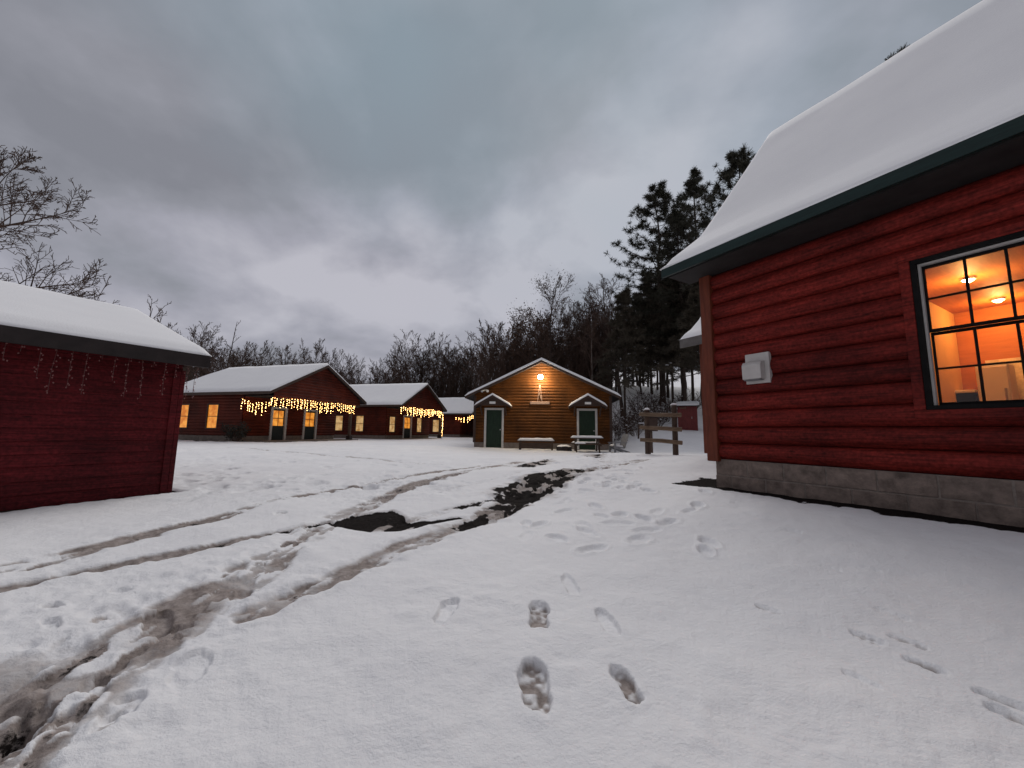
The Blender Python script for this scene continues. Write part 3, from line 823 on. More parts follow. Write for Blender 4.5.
# ------------------------------------------------------------------ the brown bathhouse (centre)
def bathhouse():
    a = math.atan2(-0.8, 7.22)
    root = empty('bathhouse', 'brown gabled bathhouse with two green doors under little snowy hoods', 'cabin', (-2.02, 21.0, -0.12), a)
    W, D, zb, zt = 7.28, 6.5, 0.30, 2.86
    slope = 1.93 / (W / 2 + .42)
    gz = zt + .03
    gl = lambda z: 0 if z < gz else (z - gz) / slope
    doors = [(.56, 1.62), (5.5, 6.56)]
    top = gz + slope * W / 2 - .04
    mb = MB()
    TF = frame_T((0, 0, 0), (1, 0, 0), (0, -1, 0))
    siding(mb, TF, W, zb, top, [(d0, d1, 0, 2.14) for d0, d1 in doors], 0.16, 0.032, 'log', gl, lambda z: W - gl(z))
    siding(mb, frame_T((0, D, 0), (1, 0, 0), (0, 1, 0)), W, zb, top, [], 0.16, 0.03, 'log', gl, lambda z: W - gl(z))
    siding(mb, frame_T((0, D, 0), (0, -1, 0), (-1, 0, 0)), D, zb, zt, [], 0.16, 0.03)
    siding(mb, frame_T((W, 0, 0), (0, 1, 0), (1, 0, 0)), D, zb, zt, [], 0.16, 0.03)
    mb.build('wall', M['bath_log'], root)
    for x0, x1 in ((-.045, .09), (W - .09, W + .045)):
        mb = MB(); mb.box(x0, x1, -.05, .08, zb - .02, zt - .05); mb.build('corner_board', M['brown_trim'], root)
    mb = MB(); mb.box(.01, W - .01, .012, D - .01, -.4, zb + .01)
    mb.build('foundation', M['concrete'], root)
    d = slope * .42
    e = gz + .05 - d
    prof = [(-.42, e), (W / 2, e + slope * (W / 2 + .42)), (W + .42, e)]
    make_roof(root, prof, -.45, D + .4, lambda w, l, z: (w, l, z), 0.15, M['brown_trim'], 0.06, 0.11, 0.02, 31, 0.12, step=0.4, end_round=.10)
    for k, (d0, d1) in enumerate(doors):
        mb = MB(); fw = .11
        for q in ((d0, d0 + fw, .02, 2.14), (d1 - fw, d1, .02, 2.14), (d0 + fw, d1 - fw, 2.03, 2.14)):
            mb.box(q[0], q[1], -.05, .06, q[2], q[3])
        mb2 = MB(); mb2.v = [(x, -y, z) for x, y, z in mb.v]; mb2.f = mb.f
        mb2.build('door_frame', M['white_paint'], root)
        mb = MB(); mb.box(d0 + fw, d1 - fw, .0, .05, .02, 2.03)
        dr = mb.build('door', M['green_door'], root)
        mb = MB()
        for (u0, u1) in ((d0 + fw + .1, (d0 + d1) / 2 - .04), ((d0 + d1) / 2 + .04, d1 - fw - .1)):
            for (w0, w1) in ((.22, .85), (1.0, 1.85)):
                mb.box(u0, u1, -.012, -.001, w0, w1)
        mb.build('door_panel', M['green_door'], dr, bevel=0.008)
        mb = MB(); mb.tube([(d1 - fw - .07, .0, .98), (d1 - fw - .07, -.07, .98)], [.025, .035], 10); mb.build('handle', M['metal'], dr)
        # hood: a small gable on brackets
        c = (d0 + d1) / 2
        he, hh = .94, .55
        zb_ = 2.22
        hp_ = [(c - he, zb_), (c, zb_ + hh), (c + he, zb_)]
        hood_T = lambda w, l, z: (w, l, z)
        hroof = make_roof(root, hp_, -.72, -.035, hood_T, 0.12, M['brown_trim'], 0.05, 0.10, 0.01, 40 + k, 0.1, sub='door_hood', step=.3, end_round=.045)
        mb = MB(); mb.prism([(c - he + .16, zb_ + .015), (c + he - .16, zb_ + .015), (c, zb_ + hh - .08)], -.66, -.62, 'y')
        mb.build('hood_gable', M['brown_trim'], hroof)
        for s in (-1, 1):
            mb = MB(); mb.tube([(c + s * .66, -.04, 1.75), (c + s * .66, -.6, 2.2)], [.04, .04], 5); mb.build('bracket', M['brown_trim'], hroof)
        mb = MB(); mb.box(c - .16, c + .16, -.72, -.665, zb_ + .10, zb_ + .22); mb.build('hood_lamp', M['flood'], hroof, bevel=.015)
    return root, a, W, slope

bath, bath_rz, BW, bslope = bathhouse()
def bath_pt(x, y, z): return bath.matrix_basis @ Vector((x, y, z))
gl_ = empty('gable_lamp', 'bright lit lamp high in the gable of the brown bathhouse', 'lamp', bath_pt(3.58, -.03, 3.72), bath_rz)
mb = MB(); mb.box(-.09, .09, -.06, 0, -.02, .2); mb.build('lamp_base', M['dark_trim'], gl_, bevel=.01)
mb = MB(); mb.tube([(0, -.07, .14), (0, -.16, .17)], [.03, .03], 8); mb.build('arm', M['dark_trim'], gl_)
bm = bmesh.new(); bmesh.ops.create_uvsphere(bm, u_segments=16, v_segments=10, radius=.13)
me = bpy.data.meshes.new('globe'); bm.to_mesh(me); bm.free(); me.materials.append(M['gable_bulb'])
me.polygons.foreach_set('use_smooth', [True] * len(me.polygons))
gb = bpy.data.objects.new('globe', me); COL.objects.link(gb); gb.parent = gl_; gb.location = (0, -.2, .08)
ld = bpy.data.lights.new('gable_light', 'POINT'); ld.energy = 170; ld.color = (1.0, 0.84, 0.60); ld.shadow_soft_size = 0.1
lo = bpy.data.objects.new('gable_light', ld); COL.objects.link(lo); lo.parent = gl_; lo.location = (0, -.42, .04)

orn = empty('wall_ornament', 'pale narrow A-shaped wooden ornament on a short board under the gable lamp', 'ornament', bath_pt(3.55, -.04, 2.42), bath_rz)
for s in (-1, 1):
    mb = MB(); mb.tube([(s * .12, -.02, .08), (s * .012, -.02, .98)], [.02, .017], 4); mb.build('slat', M['ornament'], orn)
mb = MB(); mb.tube([(.09, -.05, .14), (-.06, -.05, .62)], [.02, .02], 4); mb.build('brace', M['ornament'], orn)
mb = MB(); mb.box(-.52, .52, -.045, -.005, -.07, .08); mb.build('board', M['ornament'], orn, bevel=.01)

fl = empty('flood_light', 'twin headed white flood light under the left eave of the bathhouse', 'flood light', bath_pt(.6, -.1, 3.1), bath_rz)
mb = MB(); mb.box(-.07, .07, -.05, .08, -.04, .04); mb.build('lamp_base', M['vinyl'], fl)
for s in (-1, 1):
    mb = MB(); mb.tube([(s * .06, -.04, -.02), (s * .13, -.14, -.05), (s * .15, -.22, -.07)], [.03, .05, .075], 10); mb.build('head', M['flood'], fl)

# ------------------------------------------------------------------ furniture outside the bathhouse
def snow_cap(w, d, h, seed, n=14, edge=.06):
    """a pillow of snow w x d, h high, base at z = 0"""
    mb = MB()
    vs, fs = [], []
    for j in range(n + 1):
        for i in range(n + 1):
            u, v = -1 + 2 * i / n, -1 + 2 * j / n
            x, y = u * w / 2, v * d / 2
            dist = min(w / 2 - abs(x), d / 2 - abs(y))
            f = math.sqrt(max(0, min(1, dist / edge)))
            z = h * f * (1 + .25 * mnoise.noise(Vector((x * 3, y * 3, seed))))
            vs.append((x, y, z))
    for j in range(n):
        for i in range(n):
            a_ = j * (n + 1) + i
            fs.append((a_, a_ + 1, a_ + n + 2, a_ + n + 1))
    m = len(vs)
    per = [i for i in range(n + 1)] + [(n + 1) * j + n for j in range(1, n + 1)] + [n * (n + 1) + i for i in range(n - 1, -1, -1)] + [(n + 1) * j for j in range(n - 1, 0, -1)]
    fs.append(tuple(reversed(per)))
    mb.add(vs, fs)
    return mb

bx, by = 1.25, 19.55
be = empty('bench', 'long dark bench with a thick strip of snow, between the bathhouse doors', 'bench', (bx, by, tz(bx, by) + .0), bath_rz)
mb = MB(); mb.box(-.92, .92, -.22, .22, .40, .46); st = mb.build('seat', M['bench_wood'], be, bevel=.008)
o = snow_cap(1.86, .46, .12, 3).build('seat_snow', M['snow'], st, smooth=True); o.location = (0, 0, .461)
for s in (-1, 1):
    mb = MB(); mb.box(s * .80 - .05, s * .80 + .05, -.2, .2, -.1, .395); mb.build('leg', M['bench_wood'], be)
mb = MB(); mb.box(-.74, .74, -.19, -.15, .06, .36); mb.build('front_board', M['bench_wood'], be)

tx, ty = 3.6, 18.55
pt = empty('picnic_table', 'snow topped picnic table in front of the right green door', 'table', (tx, ty, tz(tx, ty) + .02), bath_rz)
mb = MB(); mb.box(-.74, .74, -.36, .36, .60, .64); tp = mb.build('tabletop', M['bench_wood'], pt, bevel=.008)
o = snow_cap(1.52, .76, .10, 5).build('tabletop_snow', M['snow'], tp, smooth=True); o.location = (0, 0, .641)
for y in (-.68, .68):
    mb = MB(); mb.box(-.74, .74, y - .13, y + .13, .34, .38); sseat = mb.build('seat', M['bench_wood'], pt, bevel=.006)
    o = snow_cap(.5 if y < 0 else 1.4, .25, .07, 6 + y).build('seat_snow', M['snow'], sseat, smooth=True); o.location = (-.35 if y < 0 else 0, y, .381)
for x in (-.52, .52):
    mb = MB()
    mb.tube([(x, -.3, .595), (x, -.72, -.08)], [.045, .045], 4); mb.tube([(x, .3, .595), (x, .72, -.08)], [.045, .045], 4)
    mb.build('leg', M['bench_wood'], pt)
    mb = MB(); mb.box(x + .05, x + .09, -.75, .75, .28, .335); mb.build('seat_brace', M['bench_wood'], pt)

chx, chy = 5.15, 18.6
ch = empty('lawn_chair', 'grey reclining lawn chair with snow on its seat, right of the bathhouse', 'chair', (chx, chy, tz(chx, chy)), R(12))
mb = MB(); mb.prism([(-.42, .26), (.16, .18), (.17, .22), (-.42, .30)], -.24, .24, 'y'); cs = mb.build('seat', M['grey_plastic'], ch, bevel=.008)
o = snow_cap(.56, .46, .09, 8, 10).build('seat_snow', M['snow'], cs, smooth=True); o.location = (-.13, 0, .262); o.rotation_euler = (0, R(7), 0)
for k in range(4):
    y = -.225 + .15 * k
    mb = MB(); mb.prism([(.14, .20), (.17, .20), (.40, .86), (.37, .87)], y - .065, y + .065, 'y')
    mb.build('back_slat', M['grey_plastic'], ch, bevel=.006)
for y in (-.28, .28):
    mb = MB(); mb.box(-.42, .28, y - .05, y + .05, .44, .47); mb.build('armrest', M['grey_plastic'], ch, bevel=.006)
    mb = MB(); mb.box(-.38, -.30, y - .03, y + .03, -.05, .435); mb.build('leg', M['grey_plastic'], ch)
    mb = MB(); mb.prism([(-.3, .18), (-.3, .26), (.42, .02), (.42, -.06)], y - .026, y + .026, 'y'); mb.build('leg', M['grey_plastic'], ch)

fx, fy = 2.62, 19.3
fp = empty('fire_pit', 'low round fire ring heaped with snow between bench and picnic table', 'fire pit', (fx, fy, tz(fx, fy)))
mb = MB()
nr = 20
for k in range(nr):
    a0, a1 = 2 * math.pi * k / nr, 2 * math.pi * (k + 1) / nr
    pts = []
    for rr, zz in ((.38, -.1), (.38, .2), (.34, .2), (.34, -.1)):
        pts += [(rr * math.cos(a0), rr * math.sin(a0), zz), (rr * math.cos(a1), rr * math.sin(a1), zz)]
    mb.add(pts, [(0, 1, 3, 2), (2, 3, 5, 4), (4, 5, 7, 6)])
rg = mb.build('ring', M['dark_trim'], fp)
mb = MB(); vs, fs = [(0, 0, .29)], []
for j, (rr, zz) in enumerate(((.15, .275), (.27, .24), (.36, .2))):
    for k in range(nr):
        a0 = 2 * math.pi * k / nr
        vs.append((rr * math.cos(a0), rr * math.sin(a0), zz + .02 * math.sin(a0 * 3)))
for k in range(nr):
    fs.append((0, 1 + k, 1 + (k + 1) % nr))
    for j in range(2):
        fs.append((1 + j * nr + k, 1 + (j + 1) * nr + k, 1 + (j + 1) * nr + (k + 1) % nr, 1 + j * nr + (k + 1) % nr))
mb.add(vs, fs); mb.build('snow_heap', M['snow'], fp, smooth=True)

# ------------------------------------------------------------------ rail rack, outhouse and small posts at the right
rkx, rky = 4.40, 11.4
rk = empty('rail_fence', 'short rustic fence of two posts and three rails beside the lodge', 'fence', (rkx, rky, tz(rkx, rky) + .02), R(-14))
for k, (x, h) in enumerate(((-.38, 1.28), (.38, 1.42))):
    mb = MB(); mb.tube([(x, 0, -.3), (x + .004, .004, .5), (x, 0, h)], [.085, .08, .078], 10)
    po = mb.build('post', M['post_wood'], rk, smooth=False)
    o = snow_cap(.19, .19, .07, k, 8, .08).build('post_snow', M['snow'], po, smooth=True); o.location = (x, 0, h)
for z, tilt, lit in ((1.13, .0, 1), (.74, -.03, 0), (.38, -.05, 0)):
    mb = MB(); mb.tube([(-.60, -.115, z + .02), (0, -.12, z), (.55, -.115, z + tilt)], [.055, .06, .062], 9)
    rl = mb.build('rail', M['rail_wood'], rk)

ox, oy = 12.42, 27.2
oh = empty('outhouse', 'small dark red outhouse with sloping snowy roof at the foot of the wooded hill', 'outhouse', (ox, oy, tz(ox, oy) - .03), R(-26))
mb = MB()
for q in ((-.62, .62, -.6, -.56), (-.62, .62, .56, .6), (-.62, -.58, -.56, .56), (.58, .62, -.56, .56)):
    mb.box(q[0], q[1], q[2], q[3], -.4, 1.62)
mb.build('wall', M['outhouse_red'], oh)
mb = MB(); mb.box(-.36, .36, -.63, -.603, .1, 1.45); dr = mb.build('door', M['outhouse_red'], oh)
mb = MB(); mb.box(.26, .29, -.66, -.632, .75, .9); mb.build('handle', M['metal'], dr)
mb = MB(); mb.box(-.48, -.05, -.625, -.602, 1.47, 1.53); mb.build('sign_strip', M['rail_wood'], oh)
mb = MB(); mb.prism([(-.8, 1.60), (.8, 1.92), (.8, 1.98), (-.8, 1.66)], -.76, .76, 'x'); rf = mb.build('roof', M['dark_trim'], oh)
o = snow_cap(1.54, 1.64, .11, 12, 12).build('roof_snow', M['snow'], rf, smooth=True); o.location = (0, 0, 1.825); o.rotation_euler = (math.atan2(.32, 1.6), 0, 0)

kx, ky = 6.35, 17.6
kb = empty('wooden_box', 'dark wooden box on a post behind the rail fence', 'box', (kx, ky, tz(kx, ky)))
mb = MB(); mb.box(-.24, .24, -.18, .18, 1.0, 1.62); bx_ = mb.build('box_body', M['brown_trim'], kb, bevel=.01)
mb = MB(); mb.prism([(-.30, 1.62), (.30, 1.62), (.30, 1.66), (-.30, 1.72)], -.24, .24, 'y'); ro = mb.build('lid', M['dark_trim'], kb)
o = snow_cap(.5, .44, .08, 4, 8).build('lid_snow', M['snow'], ro, smooth=True); o.location = (0, 0, 1.68)
mb = MB(); mb.tube([(0, 0, -.3), (0, 0, .999)], [.06, .055], 7); mb.build('post', M['post_wood'], kb)
for px_, Y, lab in ((625.5, 24.0, 'thin dark stake in the snow, left of the two beyond the bathhouse'), (637, 24.3, 'thin dark stake with a short snowy crossbar, right of the two beyond the bathhouse')):
    x = plan(px_, Y)
    sk = empty('stake', lab, 'stake', (x, Y, tz(x, Y)))
    mb = MB(); mb.tube([(0, 0, -.2), (.02, 0, .5), (0, 0, .98)], [.055, .05, .045], 6); mb.build('post', M['post_wood'], sk)
    if Y > 24.1:
        mb = MB(); mb.box(-.06, .55, -.03, .03, .90, .95); ba = mb.build('crossbar', M['post_wood'], sk)
        o = snow_cap(.6, .1, .05, 2, 6).build('crossbar_snow', M['snow'], ba, smooth=True); o.location = (.25, 0, .951)
    else:
        o = snow_cap(.14, .14, .05, 2, 6).build('post_snow', M['snow'], sk, smooth=True); o.location = (0, 0, .98)

# ------------------------------------------------------------------ trees
class TreeGen:
    def __init__(s, seed):
        s.rng = random.Random(seed)
        s.trunk, s.branch, s.tips = MB(), MB(), []
    def grow(s, p, d, length, r, level, maxlev, mb, nchild, wander, up, ang, ratio, rmin, sides, start=.3, taper=.35):
        rng = s.rng
        n = max(2, 5 - level) if level else 9
        pts, rad = [Vector(p)], [r]
        d = Vector(d).normalized()
        for i in range(n):
            d = (d + Vector((rng.gauss(0, wander), rng.gauss(0, wander), rng.gauss(0, wander) + up))).normalized()
            pts.append(pts[-1] + d * (length / n))
            rad.append(max(rmin, r * (1 - (1 - taper) * (i + 1) / n)))
        mb.tube(pts, rad, sides[min(level, len(sides) - 1)], cap=False)
        s.tips.append((pts[-1].copy(), d.copy(), level))
        if level >= maxlev: return
        k = nchild[level]
        for j in range(k):
            t = start + (1 - start) * (j + rng.random()) / k if level == 0 else .2 + .8 * (j + rng.random()) / k
            f = t * n
            i = min(n - 1, int(f))
            q = pts[i].lerp(pts[i + 1], f - i)
            dd = (pts[i + 1] - pts[i]).normalized()
            az = rng.uniform(0, 2 * math.pi) if level else j * 2.4 + rng.uniform(-.5, .5)
            u = dd.orthogonal().normalized(); w = dd.cross(u)
            a = math.radians(rng.uniform(*ang[level]))
            nd = dd * math.cos(a) + (u * math.cos(az) + w * math.sin(az)) * math.sin(a)
            ln = length * ratio[level] * rng.uniform(.7, 1.15) * ((1.05 - .62 * (t - start) / (1 - start)) if level == 0 else (1.1 - .5 * t))
            rr = max(rmin, (rad[i]) * (.55 if level == 0 else .6))
            s.grow(q, nd, ln, rr, level + 1, maxlev, s.branch, nchild, wander * 1.1, up, ang, ratio, rmin, sides, taper=taper)

def bare_tree(seed, h=10.0, r=.17, nchild=(13, 6, 5, 3), lev=4, ang=((24, 46), (20, 42), (20, 42), (22, 45)), ratio=(.48, .5, .52, .55), start=.28, up=.06, wander=.045, rmin=.015, lean=0.0, sides=(8, 5, 3, 3, 3)):
    g = TreeGen(seed)
    g.grow((0, 0, -.4), (lean, 0, 1), h + .4, r, 0, lev, g.trunk, nchild, wander, up, ang, ratio, rmin, sides, start, .12)
    return g

def top_of(g):
    return max(max(v[2] for v in g.trunk.v), max(v[2] for v in g.branch.v))

def tree_root(g, name, label, group=None, bark='bark', twig='twig', crown='crown'):
    root = empty(name, label, 'tree', (0, 0, 0), 0, group)
    g.trunk.build('trunk', M[bark], root, smooth=True, fix=False)
    g.branch.build(crown, M[twig], root, smooth=True, fix=False)
    return root

def leaf_faces(g, n, size, rng, levels=(3, 4), spread=.35):
    mb = MB()
    tips = [t for t in g.tips if t[2] in levels]
    for i in range(n):
        p, d, _ = rng.choice(tips)
        c = p + Vector((rng.gauss(0, spread), rng.gauss(0, spread), rng.gauss(0, spread)))
        u = Vector((rng.gauss(0, 1), rng.gauss(0, 1), rng.gauss(0, 1))).normalized()
        w = u.orthogonal().normalized()
        sz = size * rng.uniform(.6, 1.3)
        mb.add([c - u * sz, c - w * sz * .6, c + u * sz, c + w * sz * .6], [(0, 1, 2, 3)])
    return mb

def place(root, x, y, rz=0.0, sc=1.0, sz=None):
    root.location = (x, y, tz(x, y) - .05)
    root.rotation_euler = (0, 0, rz)
    root.scale = (sc, sc, sz or sc)

GB, GC, GS = 'leafless trees in the woods behind the row of porch cabins', 'leafless trees in the woods behind the brown bathhouse', 'thin saplings behind the low red shed'
LB = 'leafless dark tree in the woods behind the row of porch cabins'
LCn = 'leafless dark tree in the woods behind the brown bathhouse'
LS = 'thin leafless sapling poking up behind the low red shed'

protos = []
spec = [dict(seed=11), dict(seed=12, nchild=(10, 7, 5, 3), start=.4), dict(seed=13, ang=((20, 38), (22, 45), (25, 50), (25, 50)), start=.2, ratio=(.6, .5, .5, .5)),
        dict(seed=14, nchild=(16, 5, 5, 3), start=.22), dict(seed=15, ratio=(.58, .52, .5, .5), nchild=(9, 7, 5, 4), start=.18, r=.2, wander=.1),
        dict(seed=16, ang=((15, 30), (20, 40), (25, 45), (25, 50)), ratio=(.65, .5, .5, .5), start=.15, nchild=(10, 6, 5, 4))]
for sp in spec:
    protos.append(bare_tree(**sp))
proto_roots = []
rngT = random.Random(77)
# tree line: (photo column, height of the crown top above eye level as an angle slope, group)
line = [(168, 322), (180, 328), (190, 318), (199, 326), (212, 332), (236, 340), (247, 346), (258, 340), (268, 348), (281, 342), (292, 344), (303, 350), (314, 337), (327, 348), (337, 347), (350, 356), (362, 362), (376, 356), (388, 352), (399, 336), (410, 328), (420, 330), (432, 330), (446, 344), (455, 340), (466, 346), (476, 330), (487, 318), (498, 321), (508, 328), (520, 324), (532, 312), (543, 318), (561, 310), (574, 306), (585, 296), (597, 300), (604, 288), (611, 290), (618, 300), (626, 292), (633, 298), (640, 300)]
used = {}
def put_tree(k, x, y, h, label, group, rz, squash=1.0):
    s_ = (h + .05) / top_of(protos[k])
    if k not in used:
        root = tree_root(protos[k], 'bare_tree', label, group)
        used[k] = root
    else:
        root = copy_tree(used[k], (0, 0, 0), 0, (1, 1, 1), label, group)
    place(root, x, y, rz, s_ * squash, s_)
    return root
for i, (px_, top) in enumerate(line):
    Y = rngT.uniform(46, 58) if px_ < 400 else (rngT.uniform(57, 66) if px_ < 500 else rngT.uniform(38, 48))
    x = plan(px_, Y)
    horizon = 431.5 + .014 * (px_ - 512)
    h = (horizon - top) / F * Y * 1.0 + CAMH - tz(x, Y)
    put_tree(i % 6, x, Y, h, LB if px_ < 470 else LCn, GB if px_ < 470 else GC, rngT.uniform(0, 6.28), rngT.uniform(.85, 1.15))
# a second, lower rank that fills in between
for i in range(46):
    px_ = 150 + i * 10.4 + rngT.uniform(-4, 4)
    Y = rngT.uniform(58, 75) if px_ < 500 else rngT.uniform(42, 56)
    x = plan(px_, Y)
    top = np.interp(px_, [150, 220, 300, 360, 420, 480, 540, 620], [340, 350, 355, 368, 352, 342, 330, 310]) + rngT.uniform(-6, 10)
    h = (431.5 + .014 * (px_ - 512) - top) / F * Y + CAMH - tz(x, Y)
    put_tree(rngT.randrange(6), x, Y, h, LB if px_ < 470 else LCn, GB if px_ < 470 else GC, rngT.uniform(0, 6.28), rngT.uniform(1.0, 1.4))
# saplings peeping over the shed roof
gs_ = bare_tree(33, 9, .12, (6, 4, 3), 3, start=.45, ratio=(.3, .45, .5), wander=.03, ang=((25, 55), (25, 50), (25, 50)), rmin=.016)
for k, (px_, top, Y) in enumerate(((110, 272, 24), (131, 290, 30), (47, 281, 24), (82, 290, 27), (152, 306, 38))):
    x = plan(px_, Y)
    rt = tree_root(gs_, 'sapling', LS, GS) if k == 0 else copy_tree(s0_, (0, 0, 0), 0, (1, 1, 1), LS, GS)
    if k == 0: s0_ = rt
    place(rt, x, Y, k * 1.9, ((425 - top) / F * Y + .8) / top_of(gs_))
# more of the wood behind the bathhouse and up to the pines
for i in range(24):
    px_ = 492 + i * 6.6 + rngT.uniform(-3, 3)
    Y = rngT.uniform(37, 56)
    x = plan(px_, Y)
    top = np.interp(px_, [490, 540, 600, 650], [332, 318, 300, 292]) + rngT.uniform(-6, 22)
    put_tree(rngT.randrange(6), x, Y, (432 - top) / F * Y + CAMH - tz(x, Y), LCn, GC, rngT.uniform(0, 6.28), rngT.uniform(.8, 1.2))
# the tall dead pole of a tree
g = bare_tree(31, 12, .16, (9, 3), 2, start=.45, ratio=(.12, .4), wander=.025, up=.02, rmin=.02)
root = tree_root(g, 'dead_tree', 'tall thin dead tree like a bare pole, rising above the left cabin roof')
x = plan(221.5, 45); place(root, x, 45, 0, 1.0, ((426.5 - 315) / F * 45 + .8) / top_of(g))
# the big spreading tree at the far left
g = bare_tree(52, 11.6, .22, (17, 9, 7, 4), 4, ((34, 74), (30, 55), (30, 55), (30, 55)), (.46, .5, .48, .5), .26, .03, .06, .011, .04)
root = tree_root(g, 'bare_tree', 'big spreading bare tree with fine twigs at the left edge, behind the shed')
x = plan(-62, 14.5); place(root, x, 14.5, 1.1, height(5, 112, 14.5) / top_of(g))
# the oak that kept its dead leaves
g = bare_tree(61, 14, .19, (13, 6, 5, 3), 4, start=.35, ratio=(.34, .5, .5, .5))
root = tree_root(g, 'oak_tree', 'slender oak with scattered dead brown leaves, rising behind the bathhouse roof')
leaf_faces(g, 1500, .085, random.Random(5)).build('leaves', M['oak_leaf'], root, fix=False)
x = plan(556, 36); place(root, x, 36, .4, ((432 - 272) / F * 36 + .8 - tz(x, 36)) / top_of(g))
g = bare_tree(62, 11, .15, (13, 6, 5, 3), 4, start=.25)
root = tree_root(g, 'oak_tree', 'low bushy oak holding rust brown leaves, right behind the bathhouse ridge')
leaf_faces(g, 3800, .085, random.Random(6)).build('leaves', M['oak_leaf'], root, fix=False)
x = plan(536, 40); place(root, x, 40, 2.4, ((432 - 304) / F * 40 + .8 - tz(x, 40)) / top_of(g))
# pale trunked bare tree beside the pines
g = bare_tree(71, 15, .2, (14, 7, 5, 3), 4, start=.42, ratio=(.36, .5, .5, .5), ang=((25, 55), (28, 55), (30, 60), (30, 60)))
root = tree_root(g, 'bare_tree', 'tall bare tree with fan shaped twigs just left of the tall pines')
x = plan(622, 33); place(root, x, 33, .3, ((433 - 255) / F * 33 + .8 - tz(x, 33)) / top_of(g))
g = bare_tree(72, 13, .13, (10, 5, 4, 3), 4, start=.45, ratio=(.3, .5, .5, .5))
root = tree_root(g, 'birch_tree', 'pale trunked birch behind the right slope of the bathhouse roof', bark='pale_bark')
x = plan(589, 31); place(root, x, 31, .9, ((433 - 300) / F * 31 + .8 - tz(x, 31)) / top_of(g))

# pines ------------------------------------------------------------
def tuft(mb, c, d, rng, size, blades, flat=0.0, width=.045):
    for i in range(blades):
        v = Vector((rng.gauss(0, 1), rng.gauss(0, 1), rng.gauss(0, 1) * (1 - flat)))
        v = (v.normalized() + d * .55).normalized()
        L_ = size * rng.uniform(.7, 1.1)
        w = v.cross(Vector((rng.gauss(0, 1), rng.gauss(0, 1), rng.gauss(0, 1)))).normalized() * (size * width * rng.uniform(.7, 1.3))
        mb.add([c - w, c + w, c + v * L_ + w * .4, c + v * L_ - w * .4], [(0, 1, 2, 3)])

def pine(seed, h, r, start, nlimb, limb_len, tuft_size, blades, tufts_per, droop, snow=0, top_taper=.8, flat=0.1, sub=5):
    rng = random.Random(seed)
    tr, br, nd, sn = MB(), MB(), MB(), MB()
    n = 12
    pts = [Vector((rng.gauss(0, .05), rng.gauss(0, .05), -.5 + (h + .5) * i / n)) for i in range(n + 1)]
    tr.tube(pts, [r * (1 - .88 * i / n) for i in range(n + 1)], 8, cap=False)
    for j in range(nlimb):
        t = (j + rng.random()) / nlimb
        z = h * (start + (1 - start) * t)
        prof_ = math.sin(math.pi * min(1, (t * .85 + .22))) ** .7 if droop < .2 else (1.08 - t)
        ln = limb_len * max(.18, prof_) * rng.uniform(.6, 1.15)
        az = j * 2.399 + rng.uniform(-.5, .5)
        d = Vector((math.cos(az), math.sin(az), rng.uniform(-.05, .3) - droop + t * .35)).normalized()
        p = Vector((0, 0, z))
        lp = [p.copy()]
        for i in range(4):
            d = (d + Vector((rng.gauss(0, .08), rng.gauss(0, .08), rng.gauss(0, .05) + (.07 if droop < .2 else -.02)))).normalized()
            lp.append(lp[-1] + d * ln / 4)
        br.tube(lp, [max(.012, .045 * (1 - .2 * i) * ln / limb_len) for i in range(5)], 4, cap=False)
        for k in range(sub):
            f = .35 + .65 * (k + rng.random()) / sub
            i = min(3, int(f * 4))
            q = lp[i].lerp(lp[i + 1], f * 4 - i)
            sd = (d + Vector((rng.gauss(0, .7), rng.gauss(0, .7), rng.gauss(.1, .25)))).normalized()
            e = q + sd * ln * rng.uniform(.15, .38)
            br.tube([q, e], [.016, .01], 3, cap=False)
            for m in range(tufts_per):
                c = q.lerp(e, (m + 1) / tufts_per) + Vector((rng.gauss(0, .06), rng.gauss(0, .06), rng.gauss(0, .04)))
                tuft(nd, c, sd, rng, tuft_size * rng.uniform(.75, 1.2), blades, flat)
                if snow and rng.random() < snow:
                    s_ = tuft_size * rng.uniform(.15, .5)
                    c2_ = c + Vector((0, 0, tuft_size * .28))
                    ring = [c2_ + Vector((math.cos(a) * s_ * rng.uniform(.7, 1.3), math.sin(a) * s_ * rng.uniform(.7, 1.3), -.05 * s_)) for a in np.linspace(0, 5.24, 6)]
                    sn.add(ring + [c2_ + Vector((0, 0, .35 * s_)), c2_ - Vector((0, 0, .3 * s_))], [(i_, (i_ + 1) % 6, 6) for i_ in range(6)] + [((i_ + 1) % 6, i_, 7) for i_ in range(6)])
    return tr, br, nd, sn

def build_pine(parts, label, group=None, needle='needle', name='pine_tree'):
    root = empty(name, label, 'tree', (0, 0, 0), 0, group)
    parts[0].build('trunk', M['bark'], root, smooth=True, fix=False)
    parts[1].build('branches', M['bark'], root, fix=False)
    parts[2].build('crown', M[needle], root, fix=False)
    if parts[3].v:
        parts[3].build('branch_snow', M['snow'], root, fix=False, smooth=True)
    return root

